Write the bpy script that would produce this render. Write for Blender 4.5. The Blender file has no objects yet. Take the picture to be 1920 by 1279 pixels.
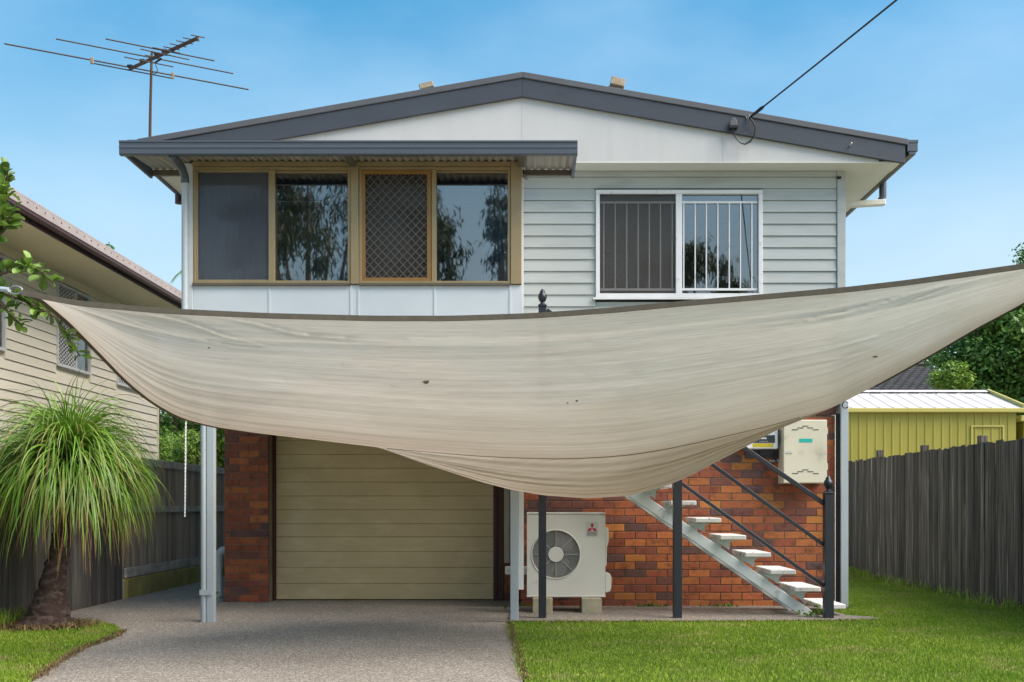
import bpy, bmesh, math, random
import numpy as np
from mathutils import Vector, Matrix, Euler

random.seed(7); rng = np.random.default_rng(7)
scene = bpy.context.scene
COL = scene.collection

# ------------------------------------------------------------------ camera
EYE = 1.15; FPX = 2000.0; VX, VY = 995.0, 948.0
cam_d = bpy.data.cameras.new('camera'); cam = bpy.data.objects.new('camera', cam_d); COL.objects.link(cam)
cam.location = (0, 0, EYE); cam.rotation_euler = (math.radians(90), 0, 0)
cam_d.sensor_width = 36.0; cam_d.lens = 36.0 * FPX / 1920.0
cam_d.shift_x = (960 - VX) / 1920.0; cam_d.shift_y = (VY - 639.5) / 1920.0
cam_d.clip_start = 0.05; cam_d.clip_end = 3000
scene.camera = cam

# ------------------------------------------------------------------ sky, sun, exposure
SUN_EL, SUN_AZ = 49.0, 114.0            # azimuth clockwise from +Y (the way the camera looks): behind and to the right
w = bpy.data.worlds.new('World'); scene.world = w; w.use_nodes = True
nt = w.node_tree; nt.nodes.clear()
out = nt.nodes.new('ShaderNodeOutputWorld'); bg = nt.nodes.new('ShaderNodeBackground')
sky = nt.nodes.new('ShaderNodeTexSky'); sky.sky_type = 'NISHITA'; sky.sun_disc = False
sky.sun_elevation = math.radians(SUN_EL); sky.sun_rotation = math.radians(SUN_AZ)
sky.altitude = 0; sky.air_density = 1.0; sky.dust_density = 3.0; sky.ozone_density = 1.5
hs = nt.nodes.new('ShaderNodeHueSaturation'); hs.inputs['Saturation'].default_value = 1.5; hs.inputs['Value'].default_value = 1.0
hs.inputs['Hue'].default_value = 0.478
tc = nt.nodes.new('ShaderNodeTexCoord'); mp = nt.nodes.new('ShaderNodeMapping'); mp.inputs['Scale'].default_value = (1.6, 1.6, 4.0)
no = nt.nodes.new('ShaderNodeTexNoise'); no.inputs['Scale'].default_value = 2.2; no.inputs['Detail'].default_value = 5; no.inputs['Roughness'].default_value = .5
cr = nt.nodes.new('ShaderNodeValToRGB'); cr.color_ramp.elements[0].position = .40; cr.color_ramp.elements[0].color = (0, 0, 0, 1)
cr.color_ramp.elements[1].position = .8; cr.color_ramp.elements[1].color = (.20, .20, .20, 1)
mx = nt.nodes.new('ShaderNodeMixRGB'); mx.inputs[2].default_value = (5.0, 5.8, 6.6, 1)
nt.links.new(tc.outputs['Generated'], mp.inputs[0]); nt.links.new(mp.outputs[0], no.inputs[0]); nt.links.new(no.outputs[0], cr.inputs[0])
nt.links.new(sky.outputs[0], hs.inputs['Color']); nt.links.new(hs.outputs[0], mx.inputs[1]); nt.links.new(cr.outputs[0], mx.inputs[0])
sx = nt.nodes.new('ShaderNodeSeparateXYZ'); nt.links.new(tc.outputs['Generated'], sx.inputs[0])
hz = nt.nodes.new('ShaderNodeMapRange'); hz.interpolation_type = 'SMOOTHSTEP'; hz.inputs['From Min'].default_value = .48; hz.inputs['From Max'].default_value = .08
hz.inputs['To Min'].default_value = 0.0; hz.inputs['To Max'].default_value = .62; nt.links.new(sx.outputs[2], hz.inputs['Value'])
mh = nt.nodes.new('ShaderNodeMixRGB'); mh.inputs[2].default_value = (3.65, 4.0, 4.2, 1); nt.links.new(hz.outputs[0], mh.inputs[0]); nt.links.new(mx.outputs[0], mh.inputs[1])
nt.links.new(mh.outputs[0], bg.inputs[0]); bg.inputs[1].default_value = 0.115
nt.links.new(bg.outputs[0], out.inputs[0])
sd = bpy.data.lights.new('sun', 'SUN'); sd.energy = 2.3; sd.angle = math.radians(45); sd.color = (1, .93, .84)
so = bpy.data.objects.new('sun', sd); COL.objects.link(so); so.location = (8, -12, 20)
_e, _a = math.radians(SUN_EL), math.radians(SUN_AZ)
_dir = Vector((math.sin(_a) * math.cos(_e), math.cos(_a) * math.cos(_e), math.sin(_e)))
so.rotation_euler = _dir.to_track_quat('Z', 'Y').to_euler()
vs = scene.view_settings; vs.view_transform = 'Standard'; vs.look = 'None'; vs.gamma = 1; vs.exposure = 1.05
scene.render.engine = 'CYCLES'
scene.cycles.max_bounces = 8; scene.cycles.transparent_max_bounces = 12; scene.cycles.use_denoising = True

# ------------------------------------------------------------------ helpers
def X(px, Y): return (px - VX) * Y / FPX
def Z(py, Y): return EYE + (VY - py) * Y / FPX
def P(px, py, Y): return Vector((X(px, Y), Y, Z(py, Y)))
def srgb(*c): return tuple(((v / 255) / 12.92 if v <= 10 else (((v / 255) + .055) / 1.055) ** 2.4) for v in c)

WL = {}
def finish(o, label=None, cat=None, group=None, kind=None):
    if label: o['label'] = label
    if cat: o['category'] = cat
    if group: o['group'] = group
    if kind: o['kind'] = kind
    return o
def thing(name, loc, label, cat, group=None):
    o = bpy.data.objects.new(name, None); COL.objects.link(o); o.empty_display_size = .1
    o.location = loc; WL[o.name] = Vector(loc)
    return finish(o, label, cat, group)
def place(name, me, loc, parent=None, rot=None, scale=None):
    o = bpy.data.objects.new(name, me); COL.objects.link(o)
    loc = Vector(loc); WL[o.name] = loc
    if parent is not None:
        o.parent = parent; o.location = loc - WL[parent.name]
    else: o.location = loc
    if rot is not None: o.rotation_euler = rot
    if scale is not None: o.scale = scale
    return o

class MB:
    def __init__(s): s.v = []; s.f = []
    def add(s, vs, fs):
        n = len(s.v); s.v += [tuple(v) for v in vs]; s.f += [tuple(i + n for i in f) for f in fs]; return s
    def box(s, x0, x1, y0, y1, z0, z1):
        return s.add([(x0,y0,z0),(x1,y0,z0),(x1,y1,z0),(x0,y1,z0),(x0,y0,z1),(x1,y0,z1),(x1,y1,z1),(x0,y1,z1)],
                     [(0,3,2,1),(4,5,6,7),(0,1,5,4),(1,2,6,5),(2,3,7,6),(3,0,4,7)])
    def prism(s, pts, y0, y1):              # pts (x,z) counter-clockwise seen from -Y
        n = len(pts)
        vs = [(x, y0, z) for x, z in pts] + [(x, y1, z) for x, z in pts]
        fs = [tuple(range(n)), tuple(range(2*n-1, n-1, -1))] + [(i, i+n, (i+1) % n + n, (i+1) % n) for i in range(n)]
        return s.add(vs, fs)
    def extr(s, pts, d):                    # pts 3-D polygon, extruded by vector d
        n = len(pts); d = Vector(d); pts = [Vector(p) for p in pts]
        vs = pts + [p + d for p in pts]
        fs = [tuple(range(n)), tuple(range(2*n-1, n-1, -1))] + [(i, i+n, (i+1) % n + n, (i+1) % n) for i in range(n)]
        return s.add(vs, fs)
    def bar(s, a, b, wdt, hgt, up=(0,0,1)):
        a, b = Vector(a), Vector(b); d = (b - a).normalized(); r = d.cross(Vector(up)).normalized(); u = r.cross(d)
        q = [a + r*i*wdt/2 + u*j*hgt/2 for i, j in ((-1,-1),(1,-1),(1,1),(-1,1))]
        return s.extr(q, b - a)
    def tube(s, pts, r, n=8, cap=True):
        pts = [Vector(p) for p in pts]; m = len(pts)
        rs = r if isinstance(r, (list, tuple)) else [r]*m
        t0 = (pts[1]-pts[0]).normalized(); ref = Vector((0,0,1)) if abs(t0.z) < .9 else Vector((1,0,0))
        nrm = t0.cross(ref).normalized(); vs = []; fs = []
        for i, p in enumerate(pts):
            t = (pts[min(i+1, m-1)] - pts[max(i-1, 0)]).normalized()
            nrm = (nrm - t * nrm.dot(t)).normalized(); bi = t.cross(nrm)
            for k in range(n):
                a = 2*math.pi*k/n; vs.append(p + (nrm*math.cos(a) + bi*math.sin(a))*rs[i])
        for i in range(m-1):
            for k in range(n): fs.append((i*n+k, i*n+(k+1) % n, (i+1)*n+(k+1) % n, (i+1)*n+k))
        if cap: fs += [tuple(range(n-1, -1, -1)), tuple(range((m-1)*n, m*n))]
        return s.add(vs, fs)
    def lathe(s, prof, c, n=20):            # prof [(r,z)], axis z through c
        vs = []; fs = []; c = Vector(c); m = len(prof)
        for r, z in prof:
            for k in range(n):
                a = 2*math.pi*k/n; vs.append((c.x + r*math.cos(a), c.y + r*math.sin(a), c.z + z))
        for i in range(m-1):
            for k in range(n): fs.append((i*n+k, i*n+(k+1) % n, (i+1)*n+(k+1) % n, (i+1)*n+k))
        fs += [tuple(range(n-1, -1, -1)), tuple(range((m-1)*n, m*n))]
        return s.add(vs, fs)
    def disc(s, c, r, y, th, n=32):         # disc facing -Y
        return s.prism([(c[0]+r*math.cos(2*math.pi*k/n), c[1]+r*math.sin(2*math.pi*k/n)) for k in range(n)], y, y+th)
    def mesh(s, name, mat, bevel=0, smooth=False, center=True, origin=None):
        a = np.array([tuple(v) for v in s.v], dtype=float)
        c = Vector(origin) if origin is not None else Vector(((a.min(0)+a.max(0))/2)) if center else Vector((0,0,0))
        me = bpy.data.meshes.new(name); me.from_pydata([tuple(Vector(v)-c) for v in s.v], [], s.f)
        if bevel:
            bm = bmesh.new(); bm.from_mesh(me)
            bmesh.ops.bevel(bm, geom=[e for e in bm.edges if len(e.link_faces) == 2 and e.calc_face_angle(0) > .5], offset=bevel, segments=1, affect='EDGES', clamp_overlap=True)
            bm.to_mesh(me); bm.free()
        if mat: me.materials.append(mat)
        if smooth:
            me.polygons.foreach_set('use_smooth', [True]*len(me.polygons))
            try: me.set_sharp_from_angle(angle=math.radians(35))
            except Exception: pass
        me.update(); return me, c
    def build(s, name, mat, parent=None, bevel=0, smooth=False, origin=None, **kw):
        me, c = s.mesh(name, mat, bevel, smooth, origin=origin)
        return finish(place(name, me, c, parent), **kw)

def np_mesh(name, verts, faces_flat, nper, mat, parent=None, **kw):
    """big mesh from numpy arrays, all faces with nper corners"""
    me = bpy.data.meshes.new(name); nf = len(faces_flat)//nper
    c = (verts.min(0)+verts.max(0))/2; c[2] = verts[:, 2].min()
    me.vertices.add(len(verts)); me.vertices.foreach_set('co', (verts - c).astype(np.float32).ravel())
    me.loops.add(len(faces_flat)); me.loops.foreach_set('vertex_index', faces_flat.astype(np.int32))
    me.polygons.add(nf); me.polygons.foreach_set('loop_start', np.arange(0, nf*nper, nper, dtype=np.int32))
    me.polygons.foreach_set('loop_total', np.full(nf, nper, dtype=np.int32))
    me.update(calc_edges=True); me.materials.append(mat)
    return finish(place(name, me, Vector(c), parent), **kw)

# ------------------------------------------------------------------ materials
def nodes(name):
    m = bpy.data.materials.new(name); m.use_nodes = True
    n = m.node_tree; return m, n, n.nodes['Principled BSDF'], n.links
def sock(b, *names):
    for q in names:
        if q in b.inputs: return b.inputs[q]
def mat(name, c1, c2=None, scale=4, stretch=(1,1,1), detail=5, rough=.6, bump=0, bscale=None, bstretch=None, rnd=0, island=False,
        metallic=0, spec=.4, lo=.3, hi=.7, c3=None, s3=30, lo3=.62, hi3=.7, trans=0):
    m, n, b, L = nodes(name); N = n.nodes
    geo = N.new('ShaderNodeNewGeometry')
    def coord(st):
        q = N.new('ShaderNodeVectorMath'); q.operation = 'MULTIPLY'; q.inputs[1].default_value = st
        L.new(geo.outputs['Position'], q.inputs[0]); return q.outputs[0]
    col = None
    if c2 is not None:
        t = N.new('ShaderNodeTexNoise'); t.inputs['Scale'].default_value = scale; t.inputs['Detail'].default_value = detail; t.inputs['Roughness'].default_value = .6
        L.new(coord(stretch), t.inputs['Vector'])
        mr = N.new('ShaderNodeMapRange'); mr.inputs['From Min'].default_value = lo; mr.inputs['From Max'].default_value = hi
        L.new(t.outputs['Fac'], mr.inputs['Value'])
        mxx = N.new('ShaderNodeMixRGB'); mxx.inputs[1].default_value = (*c1, 1); mxx.inputs[2].default_value = (*c2, 1)
        L.new(mr.outputs[0], mxx.inputs[0]); col = mxx.outputs[0]
    else:
        r = N.new('ShaderNodeRGB'); r.outputs[0].default_value = (*c1, 1); col = r.outputs[0]
    if c3 is not None:
        t = N.new('ShaderNodeTexNoise'); t.inputs['Scale'].default_value = s3; t.inputs['Detail'].default_value = 3
        L.new(coord(stretch), t.inputs['Vector'])
        mr = N.new('ShaderNodeMapRange'); mr.inputs['From Min'].default_value = lo3; mr.inputs['From Max'].default_value = hi3
        L.new(t.outputs['Fac'], mr.inputs['Value'])
        mxx = N.new('ShaderNodeMixRGB'); mxx.inputs[2].default_value = (*c3, 1)
        L.new(mr.outputs[0], mxx.inputs[0]); L.new(col, mxx.inputs[1]); col = mxx.outputs[0]
    if rnd:
        if island: src = geo.outputs['Random Per Island']
        else:
            oi = N.new('ShaderNodeObjectInfo'); src = oi.outputs['Random']
        mr = N.new('ShaderNodeMapRange'); mr.inputs['To Min'].default_value = 1-rnd; mr.inputs['To Max'].default_value = 1+rnd
        L.new(src, mr.inputs['Value'])
        h = N.new('ShaderNodeHueSaturation'); L.new(mr.outputs[0], h.inputs['Value']); L.new(col, h.inputs['Color']); col = h.outputs[0]
    L.new(col, b.inputs['Base Color'])
    b.inputs['Roughness'].default_value = rough; b.inputs['Metallic'].default_value = metallic
    sock(b, 'Specular IOR Level', 'Specular').default_value = spec
    if bump:
        t = N.new('ShaderNodeTexNoise'); t.inputs['Scale'].default_value = bscale or scale*3; t.inputs['Detail'].default_value = 4
        L.new(coord(bstretch or stretch), t.inputs['Vector'])
        bp = N.new('ShaderNodeBump'); bp.inputs['Strength'].default_value = bump; bp.inputs['Distance'].default_value = .01
        L.new(t.outputs['Fac'], bp.inputs['Height']); L.new(bp.outputs[0], b.inputs['Normal'])
    if trans:
        tr = N.new('ShaderNodeBsdfTranslucent'); L.new(col, tr.inputs['Color'])
        ms = N.new('ShaderNodeMixShader'); ms.inputs[0].default_value = trans
        L.new(b.outputs[0], ms.inputs[1]); L.new(tr.outputs[0], ms.inputs[2]); L.new(ms.outputs[0], N['Material Output'].inputs['Surface'])
    return m
def glass_mat(name, refl=.2, tint=(.75,.8,.82)):
    m = bpy.data.materials.new(name); m.use_nodes = True; n = m.node_tree; n.nodes.clear(); L = n.links
    o = n.nodes.new('ShaderNodeOutputMaterial'); t = n.nodes.new('ShaderNodeBsdfTransparent'); t.inputs[0].default_value = (*tint, 1)
    g = n.nodes.new('ShaderNodeBsdfGlossy'); g.inputs['Roughness'].default_value = .014; g.inputs[0].default_value = (.98,.96,.93,1)
    fr = n.nodes.new('ShaderNodeFresnel'); fr.inputs[0].default_value = 1.5
    ad = n.nodes.new('ShaderNodeMath'); ad.operation = 'ADD'; ad.inputs[1].default_value = refl; ad.use_clamp = True
    ms = n.nodes.new('ShaderNodeMixShader'); L.new(fr.outputs[0], ad.inputs[0]); L.new(ad.outputs[0], ms.inputs[0])
    L.new(t.outputs[0], ms.inputs[1]); L.new(g.outputs[0], ms.inputs[2]); L.new(ms.outputs[0], o.inputs[0])
    no_ = n.nodes.new('ShaderNodeTexNoise'); no_.inputs['Scale'].default_value = .9
    bp = n.nodes.new('ShaderNodeBump'); bp.inputs['Strength'].default_value = .015; bp.inputs['Distance'].default_value = .05
    ge = n.nodes.new('ShaderNodeNewGeometry'); L.new(ge.outputs['Position'], no_.inputs['Vector']); L.new(no_.outputs[0], bp.inputs['Height']); L.new(bp.outputs[0], g.inputs['Normal'])
    return m
def screen_mat(name, col, opac):
    m = bpy.data.materials.new(name); m.use_nodes = True; n = m.node_tree; n.nodes.clear(); L = n.links
    o = n.nodes.new('ShaderNodeOutputMaterial'); t = n.nodes.new('ShaderNodeBsdfTransparent'); d = n.nodes.new('ShaderNodeBsdfDiffuse'); d.inputs[0].default_value = (*col, 1)
    ms = n.nodes.new('ShaderNodeMixShader'); ms.inputs[0].default_value = opac
    L.new(t.outputs[0], ms.inputs[1]); L.new(d.outputs[0], ms.inputs[2]); L.new(ms.outputs[0], o.inputs[0]); return m

M = {}
M['gable'] = mat('gable_paint', (.55,.56,.545), (.515,.525,.51), 1.3, stretch=(2.2,1,.5), c3=(.49,.492,.465), s3=3, lo3=.55, hi3=.85, rough=.55, bump=.04, bscale=40)
M['board'] = mat('weatherboard_paint', (.44,.475,.46), (.40,.435,.42), 2.0, stretch=(.6,1,3), rough=.5, bump=.05, bscale=60, rnd=.045, c3=(.33,.35,.33), s3=2.2, lo3=.58, hi3=.85)
M['panel'] = mat('infill_paint', (.60,.66,.68), (.55,.61,.63), 1.5, rough=.5)
M['white'] = mat('white_paint', (.74,.76,.76), (.66,.68,.68), 3, rough=.45, c3=(.42,.38,.32), s3=9, lo3=.66, hi3=.8)
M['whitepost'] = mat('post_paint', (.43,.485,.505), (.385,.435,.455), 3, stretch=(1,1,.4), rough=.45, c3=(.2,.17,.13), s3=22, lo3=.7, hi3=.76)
M['soffit'] = mat('soffit_paint', (.72,.74,.68), (.66,.68,.62), 1.2, rough=.6)
M['trim'] = mat('charcoal_paint', (.062,.070,.084), (.050,.057,.068), 2.5, stretch=(.4,1,1.5), rough=.42, bump=.12, bscale=14, bstretch=(.35,1,3), spec=.45)
M['cap'] = mat('charcoal_metal', (.115,.118,.125), (.09,.093,.10), 2, rough=.38, spec=.5)
M['gutter'] = mat('gutter_metal', (.085,.103,.125), (.07,.086,.105), 1.6, stretch=(.5,1,2), rough=.35, spec=.5)
M['corr'] = mat('corrugated_metal', (.42,.40,.36), (.28,.26,.22), 5, stretch=(1,.3,1), rough=.55)
M['beam'] = mat('beam_brown', (.13,.115,.085), (.10,.09,.07), 3, rough=.6)
M['tan'] = mat('bronze_frame', (.34,.265,.14), (.29,.225,.12), 3, rough=.4, metallic=.15, spec=.5)
M['tan2'] = mat('amber_frame', (.30,.165,.05), (.25,.135,.04), 6, rough=.4, metallic=.15)
M['grille'] = mat('bronze_grille', (.13,.11,.085), rough=.4, metallic=.3)
M['glass'] = glass_mat('window_glass', .14)
M['glass2'] = glass_mat('window_glass_clear', .13)
M['glass_dark'] = glass_mat('screened_glass', .03, (.5,.52,.55))
M['flyscreen'] = screen_mat('fly_screen', (.15,.17,.20), .28)
M['flyscreen2'] = screen_mat('fly_screen_grey', (.11,.108,.10), .36)
M['room'] = mat('room_wall', (.42,.42,.40), (.34,.34,.33), 1.5, rough=.9)
M['curtain'] = mat('curtain_cloth', (.36,.42,.52), (.26,.31,.40), 6, stretch=(3,3,.4), rough=.9)
M['garage'] = mat('garage_door_paint', (.60,.485,.265), (.53,.425,.23), 2.2, stretch=(1,1,2), rough=.5, c3=(.68,.56,.33), s3=3, lo3=.5, hi3=.85, bump=.03, bscale=30)
M['frame_red'] = mat('jarrah_frame', (.075,.022,.013), (.05,.016,.010), 6, stretch=(2,2,.3), rough=.5)
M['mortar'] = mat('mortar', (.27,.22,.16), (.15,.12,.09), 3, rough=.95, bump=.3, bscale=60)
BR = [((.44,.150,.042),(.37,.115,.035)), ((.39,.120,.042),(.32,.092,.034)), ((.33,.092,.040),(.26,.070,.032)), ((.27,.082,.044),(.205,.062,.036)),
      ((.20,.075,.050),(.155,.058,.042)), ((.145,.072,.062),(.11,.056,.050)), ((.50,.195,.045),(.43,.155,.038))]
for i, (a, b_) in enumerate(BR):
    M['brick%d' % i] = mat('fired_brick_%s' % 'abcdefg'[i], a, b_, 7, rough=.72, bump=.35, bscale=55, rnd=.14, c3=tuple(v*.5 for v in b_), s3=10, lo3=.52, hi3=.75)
M['agg'] = None
M['concrete'] = mat('concrete_block', (.40,.37,.25), (.28,.26,.18), 7, rough=.9, bump=.4, bscale=60, c3=(.14,.14,.08), s3=9)
M['black'] = mat('black_steel_paint', (.022,.027,.036), (.017,.021,.028), 5, rough=.35, spec=.5, c3=(.10,.09,.08), s3=30, lo3=.72, hi3=.78)
M['stair_white'] = mat('stair_paint', (.66,.72,.72), (.58,.64,.64), 3, rough=.45, c3=(.42,.44,.42), s3=12, lo3=.6, hi3=.75)
M['tread'] = mat('worn_tread_paint', (.76,.77,.75), (.64,.64,.60), 5, rough=.6, c3=(.16,.13,.09), s3=13, lo3=.63, hi3=.70, bump=.2, bscale=30)
M['acw'] = mat('appliance_white', (.70,.69,.62), (.63,.62,.55), 2, rough=.4, c3=(.45,.41,.32), s3=7, lo3=.66, hi3=.8)
M['dark'] = mat('dark_void', (.02,.02,.02), rough=.8)
M['fan'] = mat('fan_plastic', (.10,.10,.10), rough=.5)
M['guard'] = mat('guard_wire', (.45,.45,.42), rough=.4)
M['red'] = mat('logo_red', (.50,.02,.06), rough=.4)
M['ink'] = mat('logo_ink', (.05,.045,.05), rough=.5)
M['sticker'] = mat('sticker_grey', (.56,.56,.52), rough=.4)
M['cream'] = mat('cream_powdercoat', (.72,.68,.52), (.64,.60,.45), 2.5, rough=.4, c3=(.48,.45,.34), s3=5, lo3=.62, hi3=.8)
M['teal'] = mat('teal_sticker', (.02,.45,.38), rough=.4)
M['yellow'] = mat('yellow_sticker', (.62,.50,.02), (.45,.35,.02), 60, rough=.4)
M['invw'] = mat('inverter_white', (.72,.73,.72), rough=.35)
M['invd'] = mat('inverter_panel', (.03,.035,.045), rough=.3)
M['steel'] = mat('galvanised', (.42,.43,.43), (.32,.33,.33), 20, rough=.35, metallic=.7)
M['brass'] = mat('brass', (.40,.20,.08), rough=.35, metallic=.6)
M['pipe'] = mat('pvc_pipe', (.55,.60,.60), (.46,.50,.50), 5, rough=.4)
M['duct'] = mat('beige_duct', (.46,.42,.31), (.40,.36,.27), 4, rough=.5)
M['hem'] = mat('sail_hem', (.115,.10,.075), (.085,.075,.055), 20, rough=.9)
M['rope'] = mat('white_rope', (.80,.80,.78), (.66,.66,.64), 120, rough=.8)
M['rope2'] = mat('blue_white_rope', (.55,.62,.66), (.36,.44,.48), 90, rough=.8)
M['rust'] = mat('rusty_aluminium', (.10,.055,.032), (.06,.036,.024), 25, rough=.6, metallic=.3)
M['alu'] = mat('weathered_aluminium', (.075,.07,.07), rough=.5, metallic=.4)
M['cable'] = mat('black_cable', (.012,.014,.017), rough=.5)
M['insul'] = mat('grey_insulator', (.12,.125,.13), rough=.4)
M['tanbox'] = mat('weathered_tan_plastic', (.36,.31,.22), (.22,.17,.11), 25, rough=.7)
M['pal_r'] = mat('weathered_paling_dark', (.036,.032,.028), (.14,.122,.098), 5, stretch=(9,9,.28), rough=.9, bump=.5, bscale=10, bstretch=(6,6,.35), rnd=.5, c3=(.30,.28,.245), s3=3, lo3=.62, hi3=.74, lo=.40, hi=.70)
M['pal_l'] = mat('weathered_paling_black', (.045,.043,.040), (.12,.112,.10), 5, stretch=(6,6,.35), rough=.9, bump=.5, bscale=10, bstretch=(6,6,.35), rnd=.35)
M['pal_b'] = mat('weathered_paling_brown', (.29,.22,.165), (.46,.38,.305), 5, stretch=(6,6,.35), rough=.9, bump=.5, bscale=10, bstretch=(6,6,.35), rnd=.28)
M['rail'] = mat('weathered_rail', (.58,.55,.50), (.28,.26,.23), 5, stretch=(3,.8,2), rough=.9, bump=.4, bscale=12)
M['plinth'] = mat('mossy_sleeper', (.40,.35,.11), (.22,.20,.07), 4, rough=.95, bump=.4, bscale=20)
M['nboard'] = mat('cream_board', (.88,.835,.69), (.82,.775,.63), 1.8, stretch=(1,.5,2.5), rough=.6, rnd=.05, bump=.05, bscale=40)
M['nsoffit'] = mat('cream_soffit', (.84,.76,.50), (.78,.70,.45), 1.2, rough=.6)
M['nbrown'] = mat('maroon_fascia', (.085,.04,.036), (.065,.03,.028), 4, rough=.4)
M['npink'] = mat('pinkish_gutter', (.44,.385,.36), (.38,.33,.305), 4, rough=.45)
M['olive'] = mat('olive_steel', (.34,.31,.055), (.29,.265,.045), 1.5, stretch=(2,2,.4), rough=.45, c3=(.52,.50,.32), s3=7, lo3=.72, hi3=.75)
M['olive_l'] = mat('olive_trim', (.48,.44,.13), (.43,.39,.11), 3, rough=.45)
M['shedroof'] = mat('pale_roof_steel', (.56,.545,.535), (.50,.49,.48), 2, rough=.6, spec=.2)
M['tile'] = mat('grey_roof_tile', (.075,.072,.070), (.05,.048,.046), 6, rough=.7, rnd=.2, island=True)
M['hbrick'] = mat('far_wall', (.30,.20,.14), (.24,.16,.11), 6, rough=.8)
M['trunk'] = mat('bark', (.14,.095,.065), (.065,.045,.03), 9, stretch=(2,2,.6), rough=.95, bump=.7, bscale=16)
M['eubark'] = mat('pale_bark', (.30,.26,.21), (.16,.13,.10), 4, rough=.9)
M['leaf_dark'] = mat('leaf_dark', (.10,.21,.045), (.19,.33,.065), .9, rough=.5, rnd=.45, island=True, trans=.25)
M['leaf_mid'] = mat('leaf_mid', (.07,.17,.025), (.14,.27,.04), 1.3, rough=.5, rnd=.4, island=True, trans=.3)
M['leaf_lime'] = mat('leaf_lime', (.15,.27,.035), (.25,.38,.06), 1.5, rough=.5, rnd=.35, island=True, trans=.3)
M['leaf_near'] = mat('leaf_near', (.10,.20,.03), (.22,.34,.06), 9, rough=.4, rnd=.5, trans=.35, spec=.5)
M['euleaf'] = mat('gum_leaf', (.05,.075,.035), (.09,.115,.055), 1, rough=.5, rnd=.4, island=True, trans=.2)
M['pony'] = mat('strap_leaf', (.10,.235,.022), (.19,.35,.04), 2.5, rough=.42, rnd=.45, island=True, trans=.25, spec=.5)
M['pony_tip'] = mat('dry_strap_leaf', (.30,.20,.06), (.20,.13,.05), 6, rough=.7, rnd=.4, island=True, trans=.2)
M['grass'] = mat('grass_blade', (.17,.30,.02), (.29,.40,.045), 1.6, c3=(.36,.36,.11), s3=2.2, lo3=.54, hi3=.74, rough=.55, rnd=.35, island=True, trans=.3)
M['soil'] = mat('lawn_soil', (.12,.15,.03), (.09,.11,.025), 5, rough=.95)
M['straw'] = mat('dry_thatch', (.22,.155,.07), (.12,.085,.04), 12, rough=.95, rnd=.4, island=True)
M['earth'] = mat('bare_earth', (.36,.32,.25), (.26,.27,.18), .4, rough=.95)  # made pale so the hidden ground bounces more light

def aggregate(name, k=1.0):
    m, n, b, L = nodes(name); N = n.nodes
    g = N.new('ShaderNodeNewGeometry')
    v = N.new('ShaderNodeTexVoronoi'); v.inputs['Scale'].default_value = 105; L.new(g.outputs['Position'], v.inputs['Vector'])
    sp = N.new('ShaderNodeSeparateColor'); L.new(v.outputs['Color'], sp.inputs[0])
    r = N.new('ShaderNodeValToRGB'); e = r.color_ramp.elements
    cs = [(0,(.125,.107,.085)),(.35,(.20,.176,.144)),(.62,(.265,.236,.195)),(.85,(.335,.302,.255)),(1,(.56,.53,.46))]
    e[0].position, e[0].color = cs[0][0], (*[q*k for q in cs[0][1]], 1); e[1].position, e[1].color = cs[-1][0], (*[q*k for q in cs[-1][1]], 1)
    for p_, c_ in cs[1:-1]:
        q = e.new(p_); q.color = (*[u*k for u in c_], 1)
    L.new(sp.outputs[0], r.inputs[0])
    t = N.new('ShaderNodeTexNoise'); t.inputs['Scale'].default_value = .9; t.inputs['Detail'].default_value = 6; L.new(g.outputs['Position'], t.inputs['Vector'])
    mr = N.new('ShaderNodeMapRange'); mr.inputs['From Min'].default_value = .3; mr.inputs['From Max'].default_value = .7; mr.inputs['To Min'].default_value = .90; mr.inputs['To Max'].default_value = 1.12; L.new(t.outputs[0], mr.inputs['Value'])
    h = N.new('ShaderNodeHueSaturation'); L.new(r.outputs[0], h.inputs['Color']); L.new(mr.outputs[0], h.inputs['Value']); L.new(h.outputs[0], b.inputs['Base Color'])
    bp = N.new('ShaderNodeBump'); bp.inputs['Strength'].default_value = .7; bp.inputs['Distance'].default_value = .006; bp.invert = True
    L.new(v.outputs['Distance'], bp.inputs['Height']); L.new(bp.outputs[0], b.inputs['Normal'])
    b.inputs['Roughness'].default_value = .85; return m
M['agg'] = aggregate('exposed_aggregate'); M['agg2'] = aggregate('exposed_aggregate_path', .8)

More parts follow.
